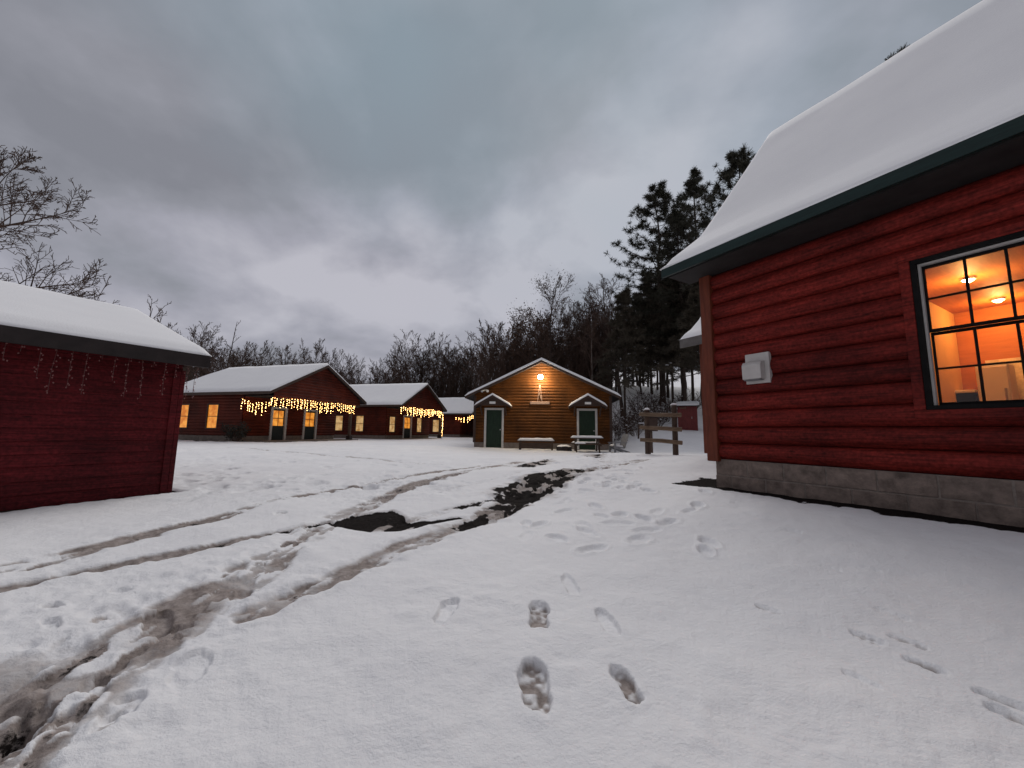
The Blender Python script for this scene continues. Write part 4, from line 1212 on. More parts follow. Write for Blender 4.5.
pA = build_pine(pine(81, 18.5, .21, .34, 66, 3.5, .36, 40, 2, 0.0, sub=5), 'tallest open crowned pine with tufted top, left of the lodge roof edge')
x = plan(663, 36.5); place(pA, x, 36.5, .4, 1.3, (height(663, 186, 36.5) - tz(x, 36.5)) / 18.8)
pB = build_pine(pine(82, 19.5, .22, .34, 66, 3.5, .36, 40, 2, 0.0, sub=5), 'tufted pine touching the snowy lodge roof edge, right of the tallest pine')
x = plan(703, 38); place(pB, x, 38, 1.4, 1.3, (height(703, 172, 38) - tz(x, 38)) / 19.8)
pE = copy_tree(pA, (0, 0, 0), 0, (1, 1, 1), 'pine filling the gap between the two tall pines and the lodge eave, lower than both')
x = plan(684, 33); place(pE, x, 33, 5.0, 1.2, (height(684, 214, 33) - tz(x, 33)) / 18.8)
pC = copy_tree(pA, (0, 0, 0), 0, (1, 1, 1), 'pine behind the lodge whose tip pokes above the upper roof slope')
x = plan(751, 25.5); place(pC, x, 25.5, 3.0, 1.05, (height(745, 150, 25.5) - tz(x, 25.5)) / 18.8)
pD = copy_tree(pB, (0, 0, 0), 0, (1, 1, 1), 'pine behind the lodge with only dark tips showing over the roof ridge')
x = plan(932, 21); place(pD, x, 21, 2.0, .9, (height(888, 56, 21) - tz(x, 21)) / 19.7)
# dark snow flecked evergreens and the stand of trunks on the hill
GH = 'dark conifers standing on the snowy hillside at the right'
LH = 'dark trunked conifer on the snowy hillside right of the bathhouse'
hA = build_pine(pine(91, 11.5, .14, .36, 60, 3.0, .42, 20, 3, .28, .022, flat=.55, sub=6), LH, GH, 'hemlock', 'hemlock_tree')
hB = build_pine(pine(92, 12.5, .15, .40, 60, 2.7, .42, 20, 3, .25, .022, flat=.5, sub=6), LH, GH, 'hemlock', 'hemlock_tree')
spots = [(648, 43, .95), (657, 41, .85), (641, 38.5, .7), (652, 39, 1.0), (660, 35.5, .95), (667, 38, 1.05), (673, 33.5, 1.0), (683, 34, 1.1), (692, 36, 1.1), (702, 33, 1.1), (712, 35, 1.1), (640, 43, .9), (664, 43, 1.0), (685, 42, 1.1)]
for i, (px_, Y, s_) in enumerate(spots):
    x = plan(px_, Y)
    rt = (hA, hB)[i] if i < 2 else copy_tree((hA, hB)[i % 2], (0, 0, 0), 0, (1, 1, 1), LH, GH)
    place(rt, x, Y, i * 1.7, s_ * 1.0, s_ * rngT.uniform(.92, 1.05))
hN = copy_tree(hB, (0, 0, 0), 0, (1, 1, 1), 'nearest dark evergreen with snow on its drooping boughs, beside the red outhouse')
x = plan(703, 26.0); place(hN, x, 26.0, 2.2, .95, .8)
hM = copy_tree(hA, (0, 0, 0), 0, (1, 1, 1), 'dark evergreen with snowy lower boughs right behind the bathhouse eave')
x = plan(625, 29.5); place(hM, x, 29.5, 4.2, .8, .95)

# a small dark shrub at the corner of the near cabin
g = TreeGen(7)
sh = empty('shrub', 'small dark shrub at the corner of the nearest porch cabin', 'shrub')
for k in range(16):
    a = k * 2.4
    g.grow((.08 * math.cos(a), .08 * math.sin(a), -.1), (math.cos(a) * .45, math.sin(a) * .45, 1), g.rng.uniform(.7, 1.15), .014, 1, 3, g.branch, (0, 6, 4), .1, .03, ((20, 40),) * 3, (.5, .45, .45), .006, (4, 3, 3))
g.branch.build('stems', M['twig'], sh, fix=False)
leaf_faces(g, 900, .05, random.Random(3), (1, 2, 3), .07).build('leaves', M['shrub'], sh, fix=False)
sp_ = row_pt(c2, .1, 2.25, 0); sh.location = (sp_.x, sp_.y, tz(sp_.x, sp_.y))
# brushy snow laden saplings at the foot of the hill
for k, (px_, Y, s_) in enumerate(((612, 25, .9), (621, 27, 1.0), (634, 28, 1.1), (645, 27, .9), (655, 29, 1.2), (627, 31, 1.2), (663, 31, 1.1), (672, 33, 1.2), (640, 33, 1.3), (650, 34.5, 1.2), (618, 29.5, 1.0), (681, 32, 1.1), (634, 25.5, .7), (690, 34, 1.2))):
    if k == 0:
        g = TreeGen(17)
        wb = empty('brush', 'snow dusted bare brush at the foot of the wooded hill', 'shrub', (0, 0, 0), 0, 'bare brush at the foot of the wooded hill')
        for q in range(20):
            a = q * 2.4
            g.grow((.2 * math.cos(a), .2 * math.sin(a), -.1), (math.cos(a) * .6, math.sin(a) * .6, 1), g.rng.uniform(1.0, 1.9), .016, 1, 3, g.branch, (0, 6, 4), .12, .02, ((20, 45),) * 3, (.5, .45, .45), .007, (4, 3, 3))
        g.branch.build('stems', M['twig'], wb, fix=False)
        mb = MB()
        rq = random.Random(4)
        for q in range(34):
            p, d, lv = rq.choice(g.tips)
            s2 = rq.uniform(.04, .12)
            c = p - d * rq.uniform(0, .4)
            ring = [c + Vector((math.cos(a) * s2, math.sin(a) * s2, 0)) for a in np.linspace(0, 5.03, 5)]
            mb.add(ring + [c + Vector((0, 0, s2 * .6)), c - Vector((0, 0, s2 * .2))], [(i_, (i_ + 1) % 5, 5) for i_ in range(5)] + [((i_ + 1) % 5, i_, 6) for i_ in range(5)])
        mb.build('branch_snow', M['snow'], wb, fix=False, smooth=True)
        rt = wb
    else:
        rt = copy_tree(wb, (0, 0, 0), 0, (1, 1, 1), 'snow dusted bare brush at the foot of the wooded hill', 'bare brush at the foot of the wooded hill')
    x = plan(px_, Y); place(rt, x, Y, k * 1.3, s_)

# the thicket of undergrowth that closes the view under the tree line
rng = random.Random(123)
mb = MB()
for i in range(8200):
    px_ = rng.uniform(120, 612)
    Y = rng.uniform(58, 76) if px_ < 500 else rng.uniform(38, 62)
    if px_ < 330 and rng.random() < .4: continue
    x = plan(px_, Y)
    htop = np.interp(px_, [120, 250, 340, 380, 470, 540, 612], [5.6, 5.6, 8.0, 10.6, 11.2, 9.0, 7.2]) * (.95 if Y > 50 else .75)
    h = htop * rng.uniform(.35, 1.0)
    p = Vector((x, Y, tz(x, Y) - .1))
    d = Vector((rng.gauss(0, .12), rng.gauss(0, .12), 1)).normalized()
    a, b = p + d * h * .5, p + d * h + Vector((rng.gauss(0, .25), rng.gauss(0, .25), 0))
    mb.tube([p, a, b], [.035, .026, .014], 3, cap=False)
    for k in range(7):
        f = rng.uniform(.15, 1)
        q = p.lerp(b, f)
        e = q + Vector((rng.gauss(0, .5), rng.gauss(0, .5), rng.uniform(.2, .9))) * (h * .16)
        mb.tube([q, q.lerp(e, .5) + Vector((rng.gauss(0, .05), rng.gauss(0, .05), .04)), e], [.016, .014, .012], 3, cap=False)
th = mb.build('thicket', M['thicket'], None, fix=False)
tag(th, 'dense brown leafless undergrowth filling the woods below the tree line', 'undergrowth', None, 'stuff')

# ------------------------------------------------------------------ the snowy ground: one sheet, polar rings round the yard
def ground_sheet():
    ang = np.concatenate([np.linspace(-66, 66, 861), np.linspace(66, 294, 80)[1:-1]])
    ang = np.radians(ang)
    r = [0.30]
    while r[-1] < 26: r.append(r[-1] * 1.0068 + .0004)
    while r[-1] < 420: r.append(r[-1] * 1.045)
    r = np.array(r)
    na, nr_ = len(ang), len(r)
    A, Rr = np.meshgrid(ang, r)
    x, y = (Rr * np.sin(A)).ravel(), (Rr * np.cos(A)).ravel()
    z = terrain(x, y)
    slush, bare = np.zeros_like(x), np.zeros_like(x)
    near = (np.hypot(x, y) < 30) & (y > -1)
    X, Y = x[near], y[near]
    Z, SL, BA = z[near].copy(), np.zeros(near.sum()), np.zeros(near.sum())
    nz = fbm(X * 3.2, Y * 3.2, 4, 21); nf = fbm(X * 11, Y * 11, 3, 33); nw = fbm(X * 1.1, Y * 1.1, 3, 8)
    nm_ = fbm(X * 26, Y * 26, 3, 35)
    scuff = sstep(-.06, .12, fbm(X * .55 + 3, Y * .55, 3, 14))
    Z += nz * .026 + nf * (.008 + .02 * scuff) + nm_ * (.0025 + .007 * scuff) + nw * .05

    def line_dist(pts):
        """distance to a polyline of photo points on the ground, with per-point (width) and run length"""
        P = [at(p[0], p[1]) for p in pts]
        W = [p[2] for p in pts]
        best = np.full(X.shape, 1e9); wid = np.zeros(X.shape); run = np.zeros(X.shape); acc = 0
        for (a, b, wa, wb_) in zip(P[:-1], P[1:], W[:-1], W[1:]):
            dx, dy = b.x - a.x, b.y - a.y
            L2 = dx * dx + dy * dy
            t = np.clip(((X - a.x) * dx + (Y - a.y) * dy) / L2, 0, 1)
            d = np.hypot(X - a.x - t * dx, Y - a.y - t * dy)
            m = d < best
            best = np.where(m, d, best); wid = np.where(m, wa + (wb_ - wa) * t, wid); run = np.where(m, acc + t * math.sqrt(L2), run)
            acc += math.sqrt(L2)
        return best, wid, run

    def track(pts, depth, dirt, berm=.02, baren=0.0, rough=1.0, bshift=0.0):
        nonlocal Z, SL, BA
        d, w, run = line_dist(pts)
        dd = d + nz * .16 * rough * np.minimum(1, w * 3) + nf * .05 * rough
        inside = 1 - sstep(.55, 1.05, dd / w)
        edge = np.exp(-((dd / w - 1.25) / .28) ** 2)
        clod = sstep(-.05, .05, fbm(run * 5.0, dd * 16 + X * 4, 4, 45) + nf * .6)          # broken snow between tyre lugs
        big = sstep(-.10, .12, fbm(X * 1.9 + 5, Y * 1.9, 3, 44))
        Z += -.7 * depth * inside + inside * rough * (.007 * clod + nm_ * .010) + .6 * berm * edge * np.clip(.5 + 2.2 * nz + 1.5 * nf, 0, 2)
        SL = np.maximum(SL, np.clip(inside * dirt * ((.10 if dirt < 1.2 else .28) + .55 * big + .40 * (1 - clod)), 0, 1))
        pits = sstep(.08, .17, fbm(run * 4.2 + 2, dd * 15 + X * 3, 3, 48)) * inside * min(1, dirt)
        BA = np.maximum(BA, pits * .48); SL = np.maximum(SL, pits); Z -= .010 * pits
        if baren:
            BA = np.maximum(BA, inside * np.clip(baren + 2.0 * fbm(X * 1.7, Y * 1.7, 3, 55) + bshift - .35 * clod, 0, 1))

    # main wheel track, running straight past the camera on its left
    track([(-70, 800, .21), (8, 735, .21), (66, 688, .21), (150, 630, .20), (232, 582, .19), (300, 540, .17), (338, 517, .16), (380, 499, .15), (420, 482, .15), (470, 470, .16), (520, 462, .17)], .020, 1.12, .010, .0)
    track([(-120, 760, .16), (-20, 690, .14), (40, 655, .12), (100, 618, .1)], .02, .6, .012)
    # thin dark rut from the left edge
    track([(-160, 618, .10), (0, 590, .085), (80, 573, .08), (200, 549, .075), (270, 535, .07), (330, 522, .07)], .03, 1.6, .02, .66)
    track([(-160, 600, .16), (0, 571, .15), (60, 556, .14), (130, 538, .12), (200, 521, .1), (280, 499, .09), (420, 474, .09), (480, 466, .08)], .02, 1.15, .012, .12)
    # right wheel track with the wet ground showing
    track([(255, 612, .10), (320, 585, .11), (355, 570, .11), (400, 549, .13), (440, 534, .14), (490, 513, .22), (540, 490, .3), (590, 475, .32), (640, 466, .3)], .025, 1.0, .02, .15)
    track([(395, 524, .06), (440, 512, .08), (500, 497, .10), (530, 482, .14)], .02, .5, .01, .35)
    track([(345, 500, .05), (420, 494, .07), (470, 484, .08), (540, 472, .1)], .015, .3, .01, .1)
    # far faint trails across the yard
    track([(225, 447, .12), (300, 452, .13), (360, 458, .14), (420, 463, .16)], .02, .55, .01)
    track([(180, 500, .1), (240, 486, .1), (330, 474, .1), (440, 462, .12)], .012, .18, .008)
    track([(620, 470, .25), (600, 460, .3), (560, 455, .3)], .03, .35, .02)

    def poly_mask(poly, soft, jag=1.0):
        """signed distance like mask for a photo polygon laid on the ground"""
        P = [at(px_, py_) for px_, py_ in poly]
        inside = np.zeros(X.shape, bool); dmin = np.full(X.shape, 1e9)
        for a, b in zip(P, P[1:] + P[:1]):
            c = ((a.y > Y) != (b.y > Y)) & (X < (b.x - a.x) * (Y - a.y) / (b.y - a.y + 1e-12) + a.x)
            inside ^= c
            dx, dy = b.x - a.x, b.y - a.y
            t = np.clip(((X - a.x) * dx + (Y - a.y) * dy) / (dx * dx + dy * dy), 0, 1)
            dmin = np.minimum(dmin, np.hypot(X - a.x - t * dx, Y - a.y - t * dy))
        sd = np.where(inside, dmin, -dmin) + (nz * .5 + nf * .22) * jag * soft * 3
        return sstep(-soft, soft, sd)
    patches = [([(328, 524), (350, 514), (392, 510), (406, 519), (416, 524), (400, 531), (372, 532), (345, 528)], .04, 1.05),
               ([(497, 489), (528, 478), (575, 473), (594, 475), (580, 482), (556, 491), (548, 499), (520, 503), (494, 500)], .12, 1.3),
               ([(430, 535), (470, 515), (500, 504), (524, 503), (505, 515), (468, 528), (440, 535)], .07, 1.4),
               ([(512, 466), (548, 459), (552, 462), (528, 468)], .12, 1.2), ([(584, 457), (604, 458), (600, 460.5), (588, 459)], .12, 1.2),
               ([(395, 524), (440, 517), (470, 515), (440, 522), (408, 530)], .04, 1.6)]
    for poly, soft, jag in patches:
        m = poly_mask(poly, soft, jag)
        SL = np.maximum(SL, .75 * poly_mask(poly, soft * 2.6, jag * .7))
        cl_ = fbm(X * 6.5 + .5 * Y, Y * 2.6, 4, 66) if jag > 1 else -.2 + 0 * X
        m = m * (1 - np.clip(cl_ * 6 + (.1 if jag > 1.1 else -.45), 0, 1))
        BA = np.maximum(BA, m); Z -= .022 * m
    # bare earth along the foot of the lodge and the shed, kept clear by the eaves
    lx = (X - LC[0]) * LX[0] + (Y - LC[1]) * LX[1]; ly = (X - LC[0]) * LY[0] + (Y - LC[1]) * LY[1]
    e = sstep(-.50, -.33, ly + nz * .34 + nf * .2) * sstep(-.5, -.2, lx + nz * .4) * (1 - sstep(.1, .3, ly))
    e2 = sstep(-.62, -.3, lx + nz * .5) * (1 - sstep(-.1, .05, lx)) * sstep(-.35, -.2, ly + nz * .3) * (1 - sstep(.8, 1.3, ly + nz))
    BA = np.maximum(BA, np.maximum(e, e2 * .9)); Z -= .03 * np.maximum(e, e2)
    ux = (X - so[0]) * sx[0] + (Y - so[1]) * sx[1]; uy = (X - so[0]) * sy[0] + (Y - so[1]) * sy[1]
    e = sstep(-.14, -.07, uy + nz * .08) * sstep(-.3, 0, ux) * (1 - sstep(4.3, 4.38, ux + nz * .1)) * (1 - sstep(.2, .4, uy))
    BA = np.maximum(BA, e); Z -= .05 * e
    # dark drip line at the foot of the nearest porch cabin and the bathhouse
    for c_, y0, y1, xx in ((c2, 2.0, 8.6, .3),):
        m4 = c_.matrix_basis.inverted()
        qx = m4[0][0] * X + m4[0][1] * Y + m4[0][3]; qy = m4[1][0] * X + m4[1][1] * Y + m4[1][3]
        e = sstep(-.35, -.05, qx + nz * .3) * (1 - sstep(.5, .7, qx)) * sstep(1.9, 2.3, qy) * (1 - sstep(8.3, 8.6, qy))
        e = np.maximum(e, .8 * sstep(-.25, .1, qy + nz * .4) * (1 - sstep(.4, .6, qy)) * sstep(.2, .5, qx) * (1 - sstep(4.2, 5.2, qx + nz * 2)))
        BA = np.maximum(BA, e); Z -= .05 * e

    # footprints: (photo x, y of the middle, heading in degrees, length, width, depth, dirt)
    def foot(px_, py_, hd, L_, W_, dp, dirt, seed=0):
        nonlocal Z, SL
        c = at(px_, py_)
        h = math.radians(hd)
        fx_, fy_ = math.sin(h), math.cos(h)
        u = (X - c.x) * fx_ + (Y - c.y) * fy_
        v = (X - c.x) * fy_ - (Y - c.y) * fx_
        msk = (abs(u) < L_ * 1.2) & (abs(v) < W_ * 2)
        if not msk.any(): return
        uu, vv = u[msk] / (L_ / 2), v[msk] / (W_ / 2)
        waist = 1 - .13 * np.exp(-((uu + .15) / .3) ** 2)
        rr = np.sqrt(uu ** 4 + (vv / waist) ** 2 * (1 + .1 * uu)) + nf[msk] * .75 + nz[msk] * .4 + nm_[msk] * .5
        ins = 1 - sstep(.78, .95, rr)
        rim = np.exp(-((rr - 1.2) / .2) ** 2)
        tread = vnoise(X[msk] * 62 + seed * 3, Y[msk] * 62, seed + 70)
        lump = vnoise(X[msk] * 26 + seed * 5, Y[msk] * 26, seed + 90)
        Z[msk] += -dp * ins * (.7 + .28 * lump + .25 * (tread - .5)) + dp * .05 * rim * (.5 + lump)
        SL[msk] = np.maximum(SL[msk], np.clip(ins * dirt * (sstep(.3, .7, .5 * lump + .5 * tread) * .8 + .28), 0, 1))
    foot(536, 688, -3, .28, .105, .028, .75, 1)
    foot(626, 685, -7, .19, .085, .03, 1.0, 2)
    foot(540, 616, 4, .25, .10, .03, .75, 3)
    foot(447, 613, 8, .26, .09, .02, .12, 4)
    foot(608, 622, -5, .26, .09, .022, .15, 5)
    foot(569, 584, 0, .26, .09, .015, .1, 6)
    for k, (px_, py_, hd, dp, dr) in enumerate(((768, 607, -40, .03, .3), (866, 634, -45, .03, .35), (904, 637, -50, .025, .3), (924, 662, -48, .04, .5), (862, 680, -30, .02, .1), (890, 612, -45, .02, .1), (1004, 698, -48, .05, .25), (1018, 716, -40, .05, .3), (830, 571, -45, .02, .08), (795, 540, -45, .02, .05), (750, 525, -40, .02, .05), (735, 515, -40, .02, .05), (870, 575, -42, .015, .05))):
        foot(px_, py_, hd * .6, .12, .06, dp * .5, dr * 1.5, 10 + k)
    # small prints and pits scattered by the tracks
    for k, (px_, py_, hd, L_, W_, dp, dr) in enumerate(((50, 627, -60, .16, .06, .035, .3), (52, 606, -70, .14, .06, .03, .3), (95, 683, -35, .14, .09, .04, .9), (36, 715, -40, .15, .09, .04, .9), (10, 740, -40, .18, .10, .05, .9), (72, 716, -30, .12, .08, .04, .9), (108, 724, -25, .1, .07, .03, .5), (155, 620, -40, .2, .12, .045, .9), (168, 632, -35, .14, .09, .04, .9), (240, 595, -30, .16, .1, .04, .8), (8, 722, -50, .2, .09, .04, .6), (120, 590, -80, .12, .05, .02, .2), (280, 513, -40, .14, .12, .03, .4), (190, 668, -30, .2, .1, .02, .15), (120, 710, -30, .14, .1, .03, .3))):
        foot(px_, py_, hd, L_, W_, dp * .55, dr, 30 + k)
    # trampled path towards the bathhouse: hundreds of old, half filled prints
    rg = np.random.RandomState(5)
    for k in range(230):
        t = rg.rand() ** .8
        yy = 2.6 + 9.9 * t
        xx = .35 + .17 * yy + rg.normal(0, .28 + .075 * yy)
        h = rg.normal(.2, .5); L_, W_ = .27 * rg.uniform(.7, 1.1), .11 * rg.uniform(.8, 1.3)
        msk = (abs(X - xx) < .3) & (abs(Y - yy) < .3)
        if not msk.any(): continue
        u = (X[msk] - xx) * math.sin(h) + (Y[msk] - yy) * math.cos(h); v = (X[msk] - xx) * math.cos(h) - (Y[msk] - yy) * math.sin(h)
        rr = np.sqrt((u / (L_ / 2)) ** 2 + (v / (W_ / 2)) ** 2) + nf[msk] * .5
        dp = rg.uniform(.012, .036) * (.4 + .6 * min(1, yy / 6))
        Z[msk] += -dp * (1 - sstep(.6, 1.1, rr)) + dp * .3 * np.exp(-((rr - 1.3) / .22) ** 2)
        SL[msk] = np.maximum(SL[msk], (1 - sstep(.5, .95, rr)) * rg.uniform(0, .22))
    for k in range(160):
        px_, py_ = rg.uniform(180, 470), rg.uniform(446, 492)
        c = at(px_, py_)
        msk = (abs(X - c.x) < .4) & (abs(Y - c.y) < .4)
        if not msk.any(): continue
        rr = np.hypot(X[msk] - c.x, (Y[msk] - c.y) * .7) / rg.uniform(.06, .16) + nf[msk] * .4
        Z[msk] += -rg.uniform(.01, .035) * (1 - sstep(.6, 1.1, rr))
        SL[msk] = np.maximum(SL[msk], (1 - sstep(.5, .95, rr)) * rg.uniform(0, .25))
    z[near], slush[near], bare[near] = Z, SL, BA
    z0 = float(terrain(np.array([0.]), np.array([0.]))[0])
    verts = np.column_stack([x, y, z])
    verts = np.vstack([verts, [[0, 0, z0]]])
    i0 = (np.arange(nr_ - 1)[:, None] * na + np.arange(na)[None, :])
    i1 = (np.arange(nr_ - 1)[:, None] * na + (np.arange(na)[None, :] + 1) % na)
    quads = np.stack([i0, i0 + na, i1 + na, i1], -1).reshape(-1, 4)[:, ::-1]
    c = len(verts) - 1
    tris = np.stack([np.full(na, c), np.arange(na), (np.arange(na) + 1) % na], -1)[:, ::-1]
    me = bpy.data.meshes.new('snowy_ground')
    me.vertices.add(len(verts)); me.vertices.foreach_set('co', verts.ravel())
    nl = quads.size + tris.size
    me.loops.add(nl); me.loops.foreach_set('vertex_index', np.concatenate([quads.ravel(), tris.ravel()]).astype(np.int32))
    npoly = len(quads) + len(tris)
    me.polygons.add(npoly)
    me.polygons.foreach_set('loop_start', np.concatenate([np.arange(len(quads)) * 4, quads.size + np.arange(len(tris)) * 3]).astype(np.int32))
    me.polygons.foreach_set('use_smooth', np.ones(npoly, bool))
    me.update(calc_edges=True)
    for nm, a in (('slush', slush), ('bare', bare)):
        at_ = me.attributes.new(nm, 'FLOAT', 'POINT')
        at_.data.foreach_set('value', np.append(a, 0).astype(np.float32))
    o = bpy.data.objects.new('snowy_ground', me); COL.objects.link(o)
    o['kind'] = 'structure'
    return o

def ground_mat():
    m, nt, N, L, P = new_mat('ground_snow')
    tc = N.new('ShaderNodeTexCoord')
    def noise(sc, det, rough=.6):
        n = N.new('ShaderNodeTexNoise'); n.inputs['Scale'].default_value = sc; n.inputs['Detail'].default_value = det; n.inputs['Roughness'].default_value = rough
        L.new(tc.outputs['Object'], n.inputs['Vector']); return n
    def ramp(src, p0, c0, p1, c1):
        r = N.new('ShaderNodeValToRGB'); e = r.color_ramp.elements
        e[0].position, e[1].position, e[0].color, e[1].color = p0, p1, c0, c1
        L.new(src, r.inputs['Fac']); return r
    def math_(op, a, b):
        q = N.new('ShaderNodeMath'); q.operation = op
        for i, v in enumerate((a, b)):
            if isinstance(v, (int, float)): q.inputs[i].default_value = v
            else: L.new(v, q.inputs[i])
        return q.outputs[0]
    def mix(f, a, b):
        x = N.new('ShaderNodeMix'); x.data_type = 'RGBA'
        L.new(f, x.inputs['Factor']); L.new(a, x.inputs['A']); L.new(b, x.inputs['B']); return x.outputs['Result']
    n1, n2, n3, n4 = noise(.8, 8), noise(14, 6, .7), noise(55, 5, .7), noise(5, 8, .7)
    snow = ramp(n1.outputs['Fac'], .3, (.77, .77, .79, 1), .7, (.85, .85, .86, 1))
    sl_c = ramp(n2.outputs['Fac'], .3, (.13, .102, .088, 1), .72, (.44, .385, .36, 1))
    ba_c = ramp(n3.outputs['Fac'], .35, (.006, .005, .005, 1), .75, (.030, .024, .022, 1))
    a1 = N.new('ShaderNodeAttribute'); a1.attribute_name = 'slush'
    a2 = N.new('ShaderNodeAttribute'); a2.attribute_name = 'bare'
    s = math_('ADD', a1.outputs['Fac'], math_('MULTIPLY', math_('SUBTRACT', n4.outputs['Fac'], .5), .9))
    s = math_('ADD', s, math_('MULTIPLY', math_('SUBTRACT', n2.outputs['Fac'], .5), .6))
    gate = ramp(a1.outputs['Fac'], .02, (0, 0, 0, 1), .35, (1, 1, 1, 1))
    sf = math_('MULTIPLY', ramp(s, .12, (0, 0, 0, 1), .75, (1, 1, 1, 1)).outputs['Color'], gate.outputs['Color'])
    b = math_('ADD', a2.outputs['Fac'], math_('MULTIPLY', math_('SUBTRACT', n2.outputs['Fac'], .5), .7))
    b = math_('ADD', b, math_('MULTIPLY', math_('SUBTRACT', n3.outputs['Fac'], .5), .3))
    bf = ramp(b, .46, (0, 0, 0, 1), .56, (1, 1, 1, 1))
    c = mix(sf, snow.outputs['Color'], sl_c.outputs['Color'])
    c = mix(bf.outputs['Color'], c, ba_c.outputs['Color'])
    L.new(c, P.inputs['Base Color'])
    r = ramp(bf.outputs['Color'], 0, (.75, .75, .75, 1), 1, (.9, .9, .9, 1))
    L.new(r.outputs['Color'], P.inputs['Roughness'])
    sp = ramp(bf.outputs['Color'], 0, (.2, .2, .2, 1), 1, (.03, .03, .03, 1))
    L.new(sp.outputs['Color'], P.inputs['Specular IOR Level'])
    n5 = noise(170, 3, .7)
    bp = N.new('ShaderNodeBump'); bp.inputs['Strength'].default_value = .45; bp.inputs['Distance'].default_value = .02
    L.new(math_('ADD', math_('ADD', n3.outputs['Fac'], math_('MULTIPLY', n2.outputs['Fac'], 1.3)), math_('MULTIPLY', n5.outputs['Fac'], .2)), bp.inputs['Height'])
    L.new(bp.outputs['Normal'], P.inputs['Normal'])
    return m

gnd = ground_sheet()
gnd.data.materials.append(ground_mat())

# ------------------------------------------------------------------ sky and light
SUN_EL, SUN_AZ = R(40), R(14)            # behind the camera, a little to the left
w = bpy.data.worlds.new('World'); scene.world = w
w.use_nodes = True
N, L = w.node_tree.nodes, w.node_tree.links
bg = N['Background']; bg.inputs['Strength'].default_value = 0.1
sky = N.new('ShaderNodeTexSky'); sky.sky_type = 'NISHITA'; sky.sun_disc = False
sky.sun_elevation, sky.sun_rotation = SUN_EL, SUN_AZ
tc = N.new('ShaderNodeTexCoord')
sep = N.new('ShaderNodeSeparateXYZ'); L.new(tc.outputs['Generated'], sep.inputs[0])
def wm(op, a, b=None, c=None):
    q = N.new('ShaderNodeMath'); q.operation = op
    for i, v in enumerate((a, b, c)):
        if v is None: continue
        if isinstance(v, (int, float)): q.inputs[i].default_value = v
        else: L.new(v, q.inputs[i])
    return q.outputs[0]
zc = wm('MAXIMUM', sep.outputs['Z'], 0.0)
den = wm('ADD', zc, .42)
cmb = N.new('ShaderNodeCombineXYZ')
L.new(wm('DIVIDE', sep.outputs['X'], den), cmb.inputs[0]); L.new(wm('DIVIDE', sep.outputs['Y'], den), cmb.inputs[1])
def wnoise(sc, det, rough, off, dist=0.0):
    mp = N.new('ShaderNodeMapping'); mp.inputs['Location'].default_value = off
    L.new(cmb.outputs[0], mp.inputs['Vector'])
    n = N.new('ShaderNodeTexNoise'); n.inputs['Scale'].default_value = sc; n.inputs['Detail'].default_value = det
    n.inputs['Roughness'].default_value = rough; n.inputs['Distortion'].default_value = dist
    L.new(mp.outputs[0], n.inputs['Vector']); return n
def wramp(src, *stops):
    r = N.new('ShaderNodeValToRGB'); e = r.color_ramp.elements
    while len(e) < len(stops): e.new(.5)
    for k, (p, c) in enumerate(stops):
        e[k].position = p; e[k].color = (*c, 1)
    L.new(src, r.inputs['Fac']); return r.outputs['Color']
def wmix(f, a, b, mode='MIX'):
    x = N.new('ShaderNodeMix'); x.data_type = 'RGBA'; x.blend_type = mode
    if isinstance(f, (int, float)): x.inputs['Factor'].default_value = f
    else: L.new(f, x.inputs['Factor'])
    for k, v in (('A', a), ('B', b)):
        if isinstance(v, tuple): x.inputs[k].default_value = (*v, 1)
        else: L.new(v, x.inputs[k])
    return x.outputs['Result']
cl = wnoise(1.25, 7, .52, (-8.82, -1.63, 0), .3)
cl2 = wnoise(.6, 4, .5, (1.89, -15.94, 0))
cl3 = wnoise(3.4, 5, .5, (.09, 18.25, 0), .2)
cmix = wm('ADD', wm('MULTIPLY', cl.outputs['Fac'], .62), wm('MULTIPLY', cl3.outputs['Fac'], .38))
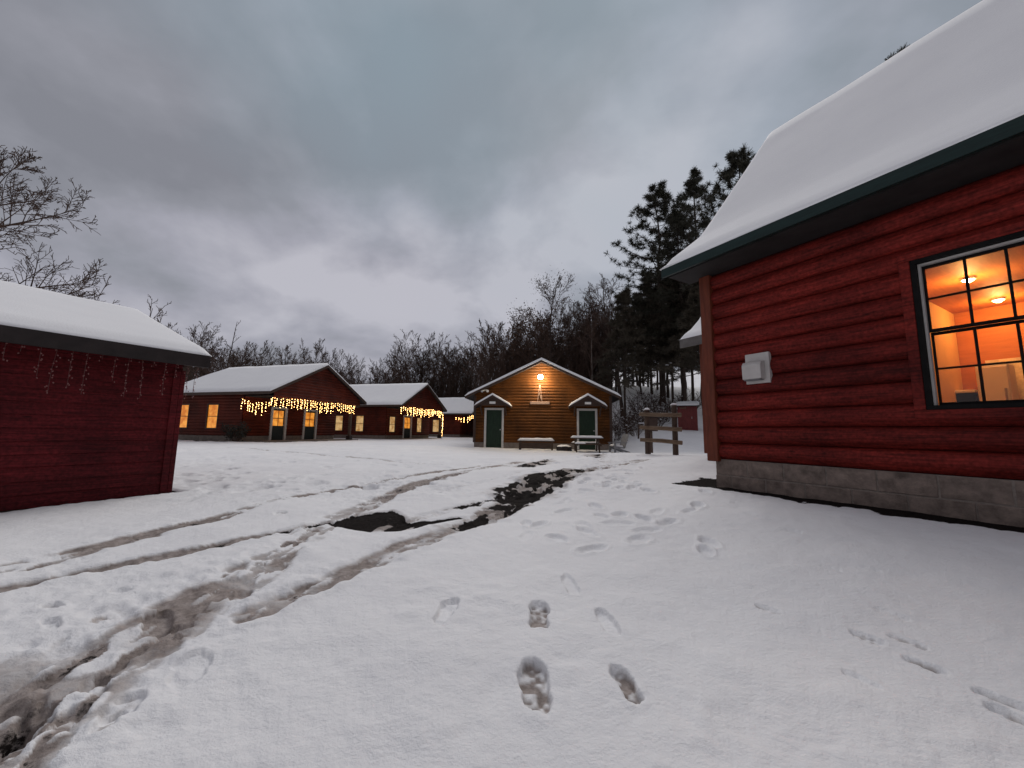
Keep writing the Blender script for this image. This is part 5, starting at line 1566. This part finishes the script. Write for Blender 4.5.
cloud = wramp(cmix, (.40, (.215, .22, .25)), (.46, (.26, .265, .30)), (.52, (.335, .335, .385)), (.60, (.46, .455, .505)))
teal = wramp(cl2.outputs['Fac'], (.42, (0, 0, 0)), (.68, (1, 1, 1)))
high = wramp(sep.outputs['Z'], (.25, (0, 0, 0)), (.75, (1, 1, 1)))
cloud = wmix(wm('MULTIPLY', teal, wm('MULTIPLY_ADD', high, .75, .15)), cloud, (.255, .365, .43))
low = wramp(sep.outputs['Z'], (.0, (1, 1, 1)), (.28, (0, 0, 0)))
cloud = wmix(wm('MULTIPLY', low, .35), cloud, (.21, .19, .225))
# the last daylight comes from behind the photographer and from overhead
back = wramp(wm('MULTIPLY_ADD', sep.outputs['Y'], -.5, .5), (.5, (1, 1, 1)), (.85, (.68, .66, .64)))
zen = wramp(sep.outputs['Z'], (.76, (1, 1, 1)), (1.0, (1.35, 1.3, 1.25)))
cloud = wmix(1.0, cloud, back, 'MULTIPLY'); cloud = wmix(1.0, cloud, zen, 'MULTIPLY')
scl = N.new('ShaderNodeVectorMath'); scl.operation = 'SCALE'; scl.inputs['Scale'].default_value = 10.0
L.new(cloud, scl.inputs[0])
L.new(wmix(.975, sky.outputs['Color'], scl.outputs[0]), bg.inputs['Color'])

sd_ = bpy.data.lights.new('sun', 'SUN'); sd_.energy = 1.5; sd_.angle = R(48); sd_.color = (1.0, 0.945, 0.90)
sun = bpy.data.objects.new('sun', sd_); COL.objects.link(sun)
dirv = Vector((math.sin(SUN_AZ) * math.cos(SUN_EL), math.cos(SUN_AZ) * math.cos(SUN_EL), math.sin(SUN_EL)))
sun.rotation_euler = dirv.to_track_quat('Z', 'Y').to_euler()

vs_ = scene.view_settings
vs_.view_transform = 'Standard'; vs_.look = 'None'; vs_.gamma = 1; vs_.use_curve_mapping = False
vs_.exposure = 0.12
scene.cycles.use_denoising = True
scene.cycles.max_bounces = 8
scene.cycles.transparent_max_bounces = 16
scene.cycles.sample_clamp_indirect = 3.0
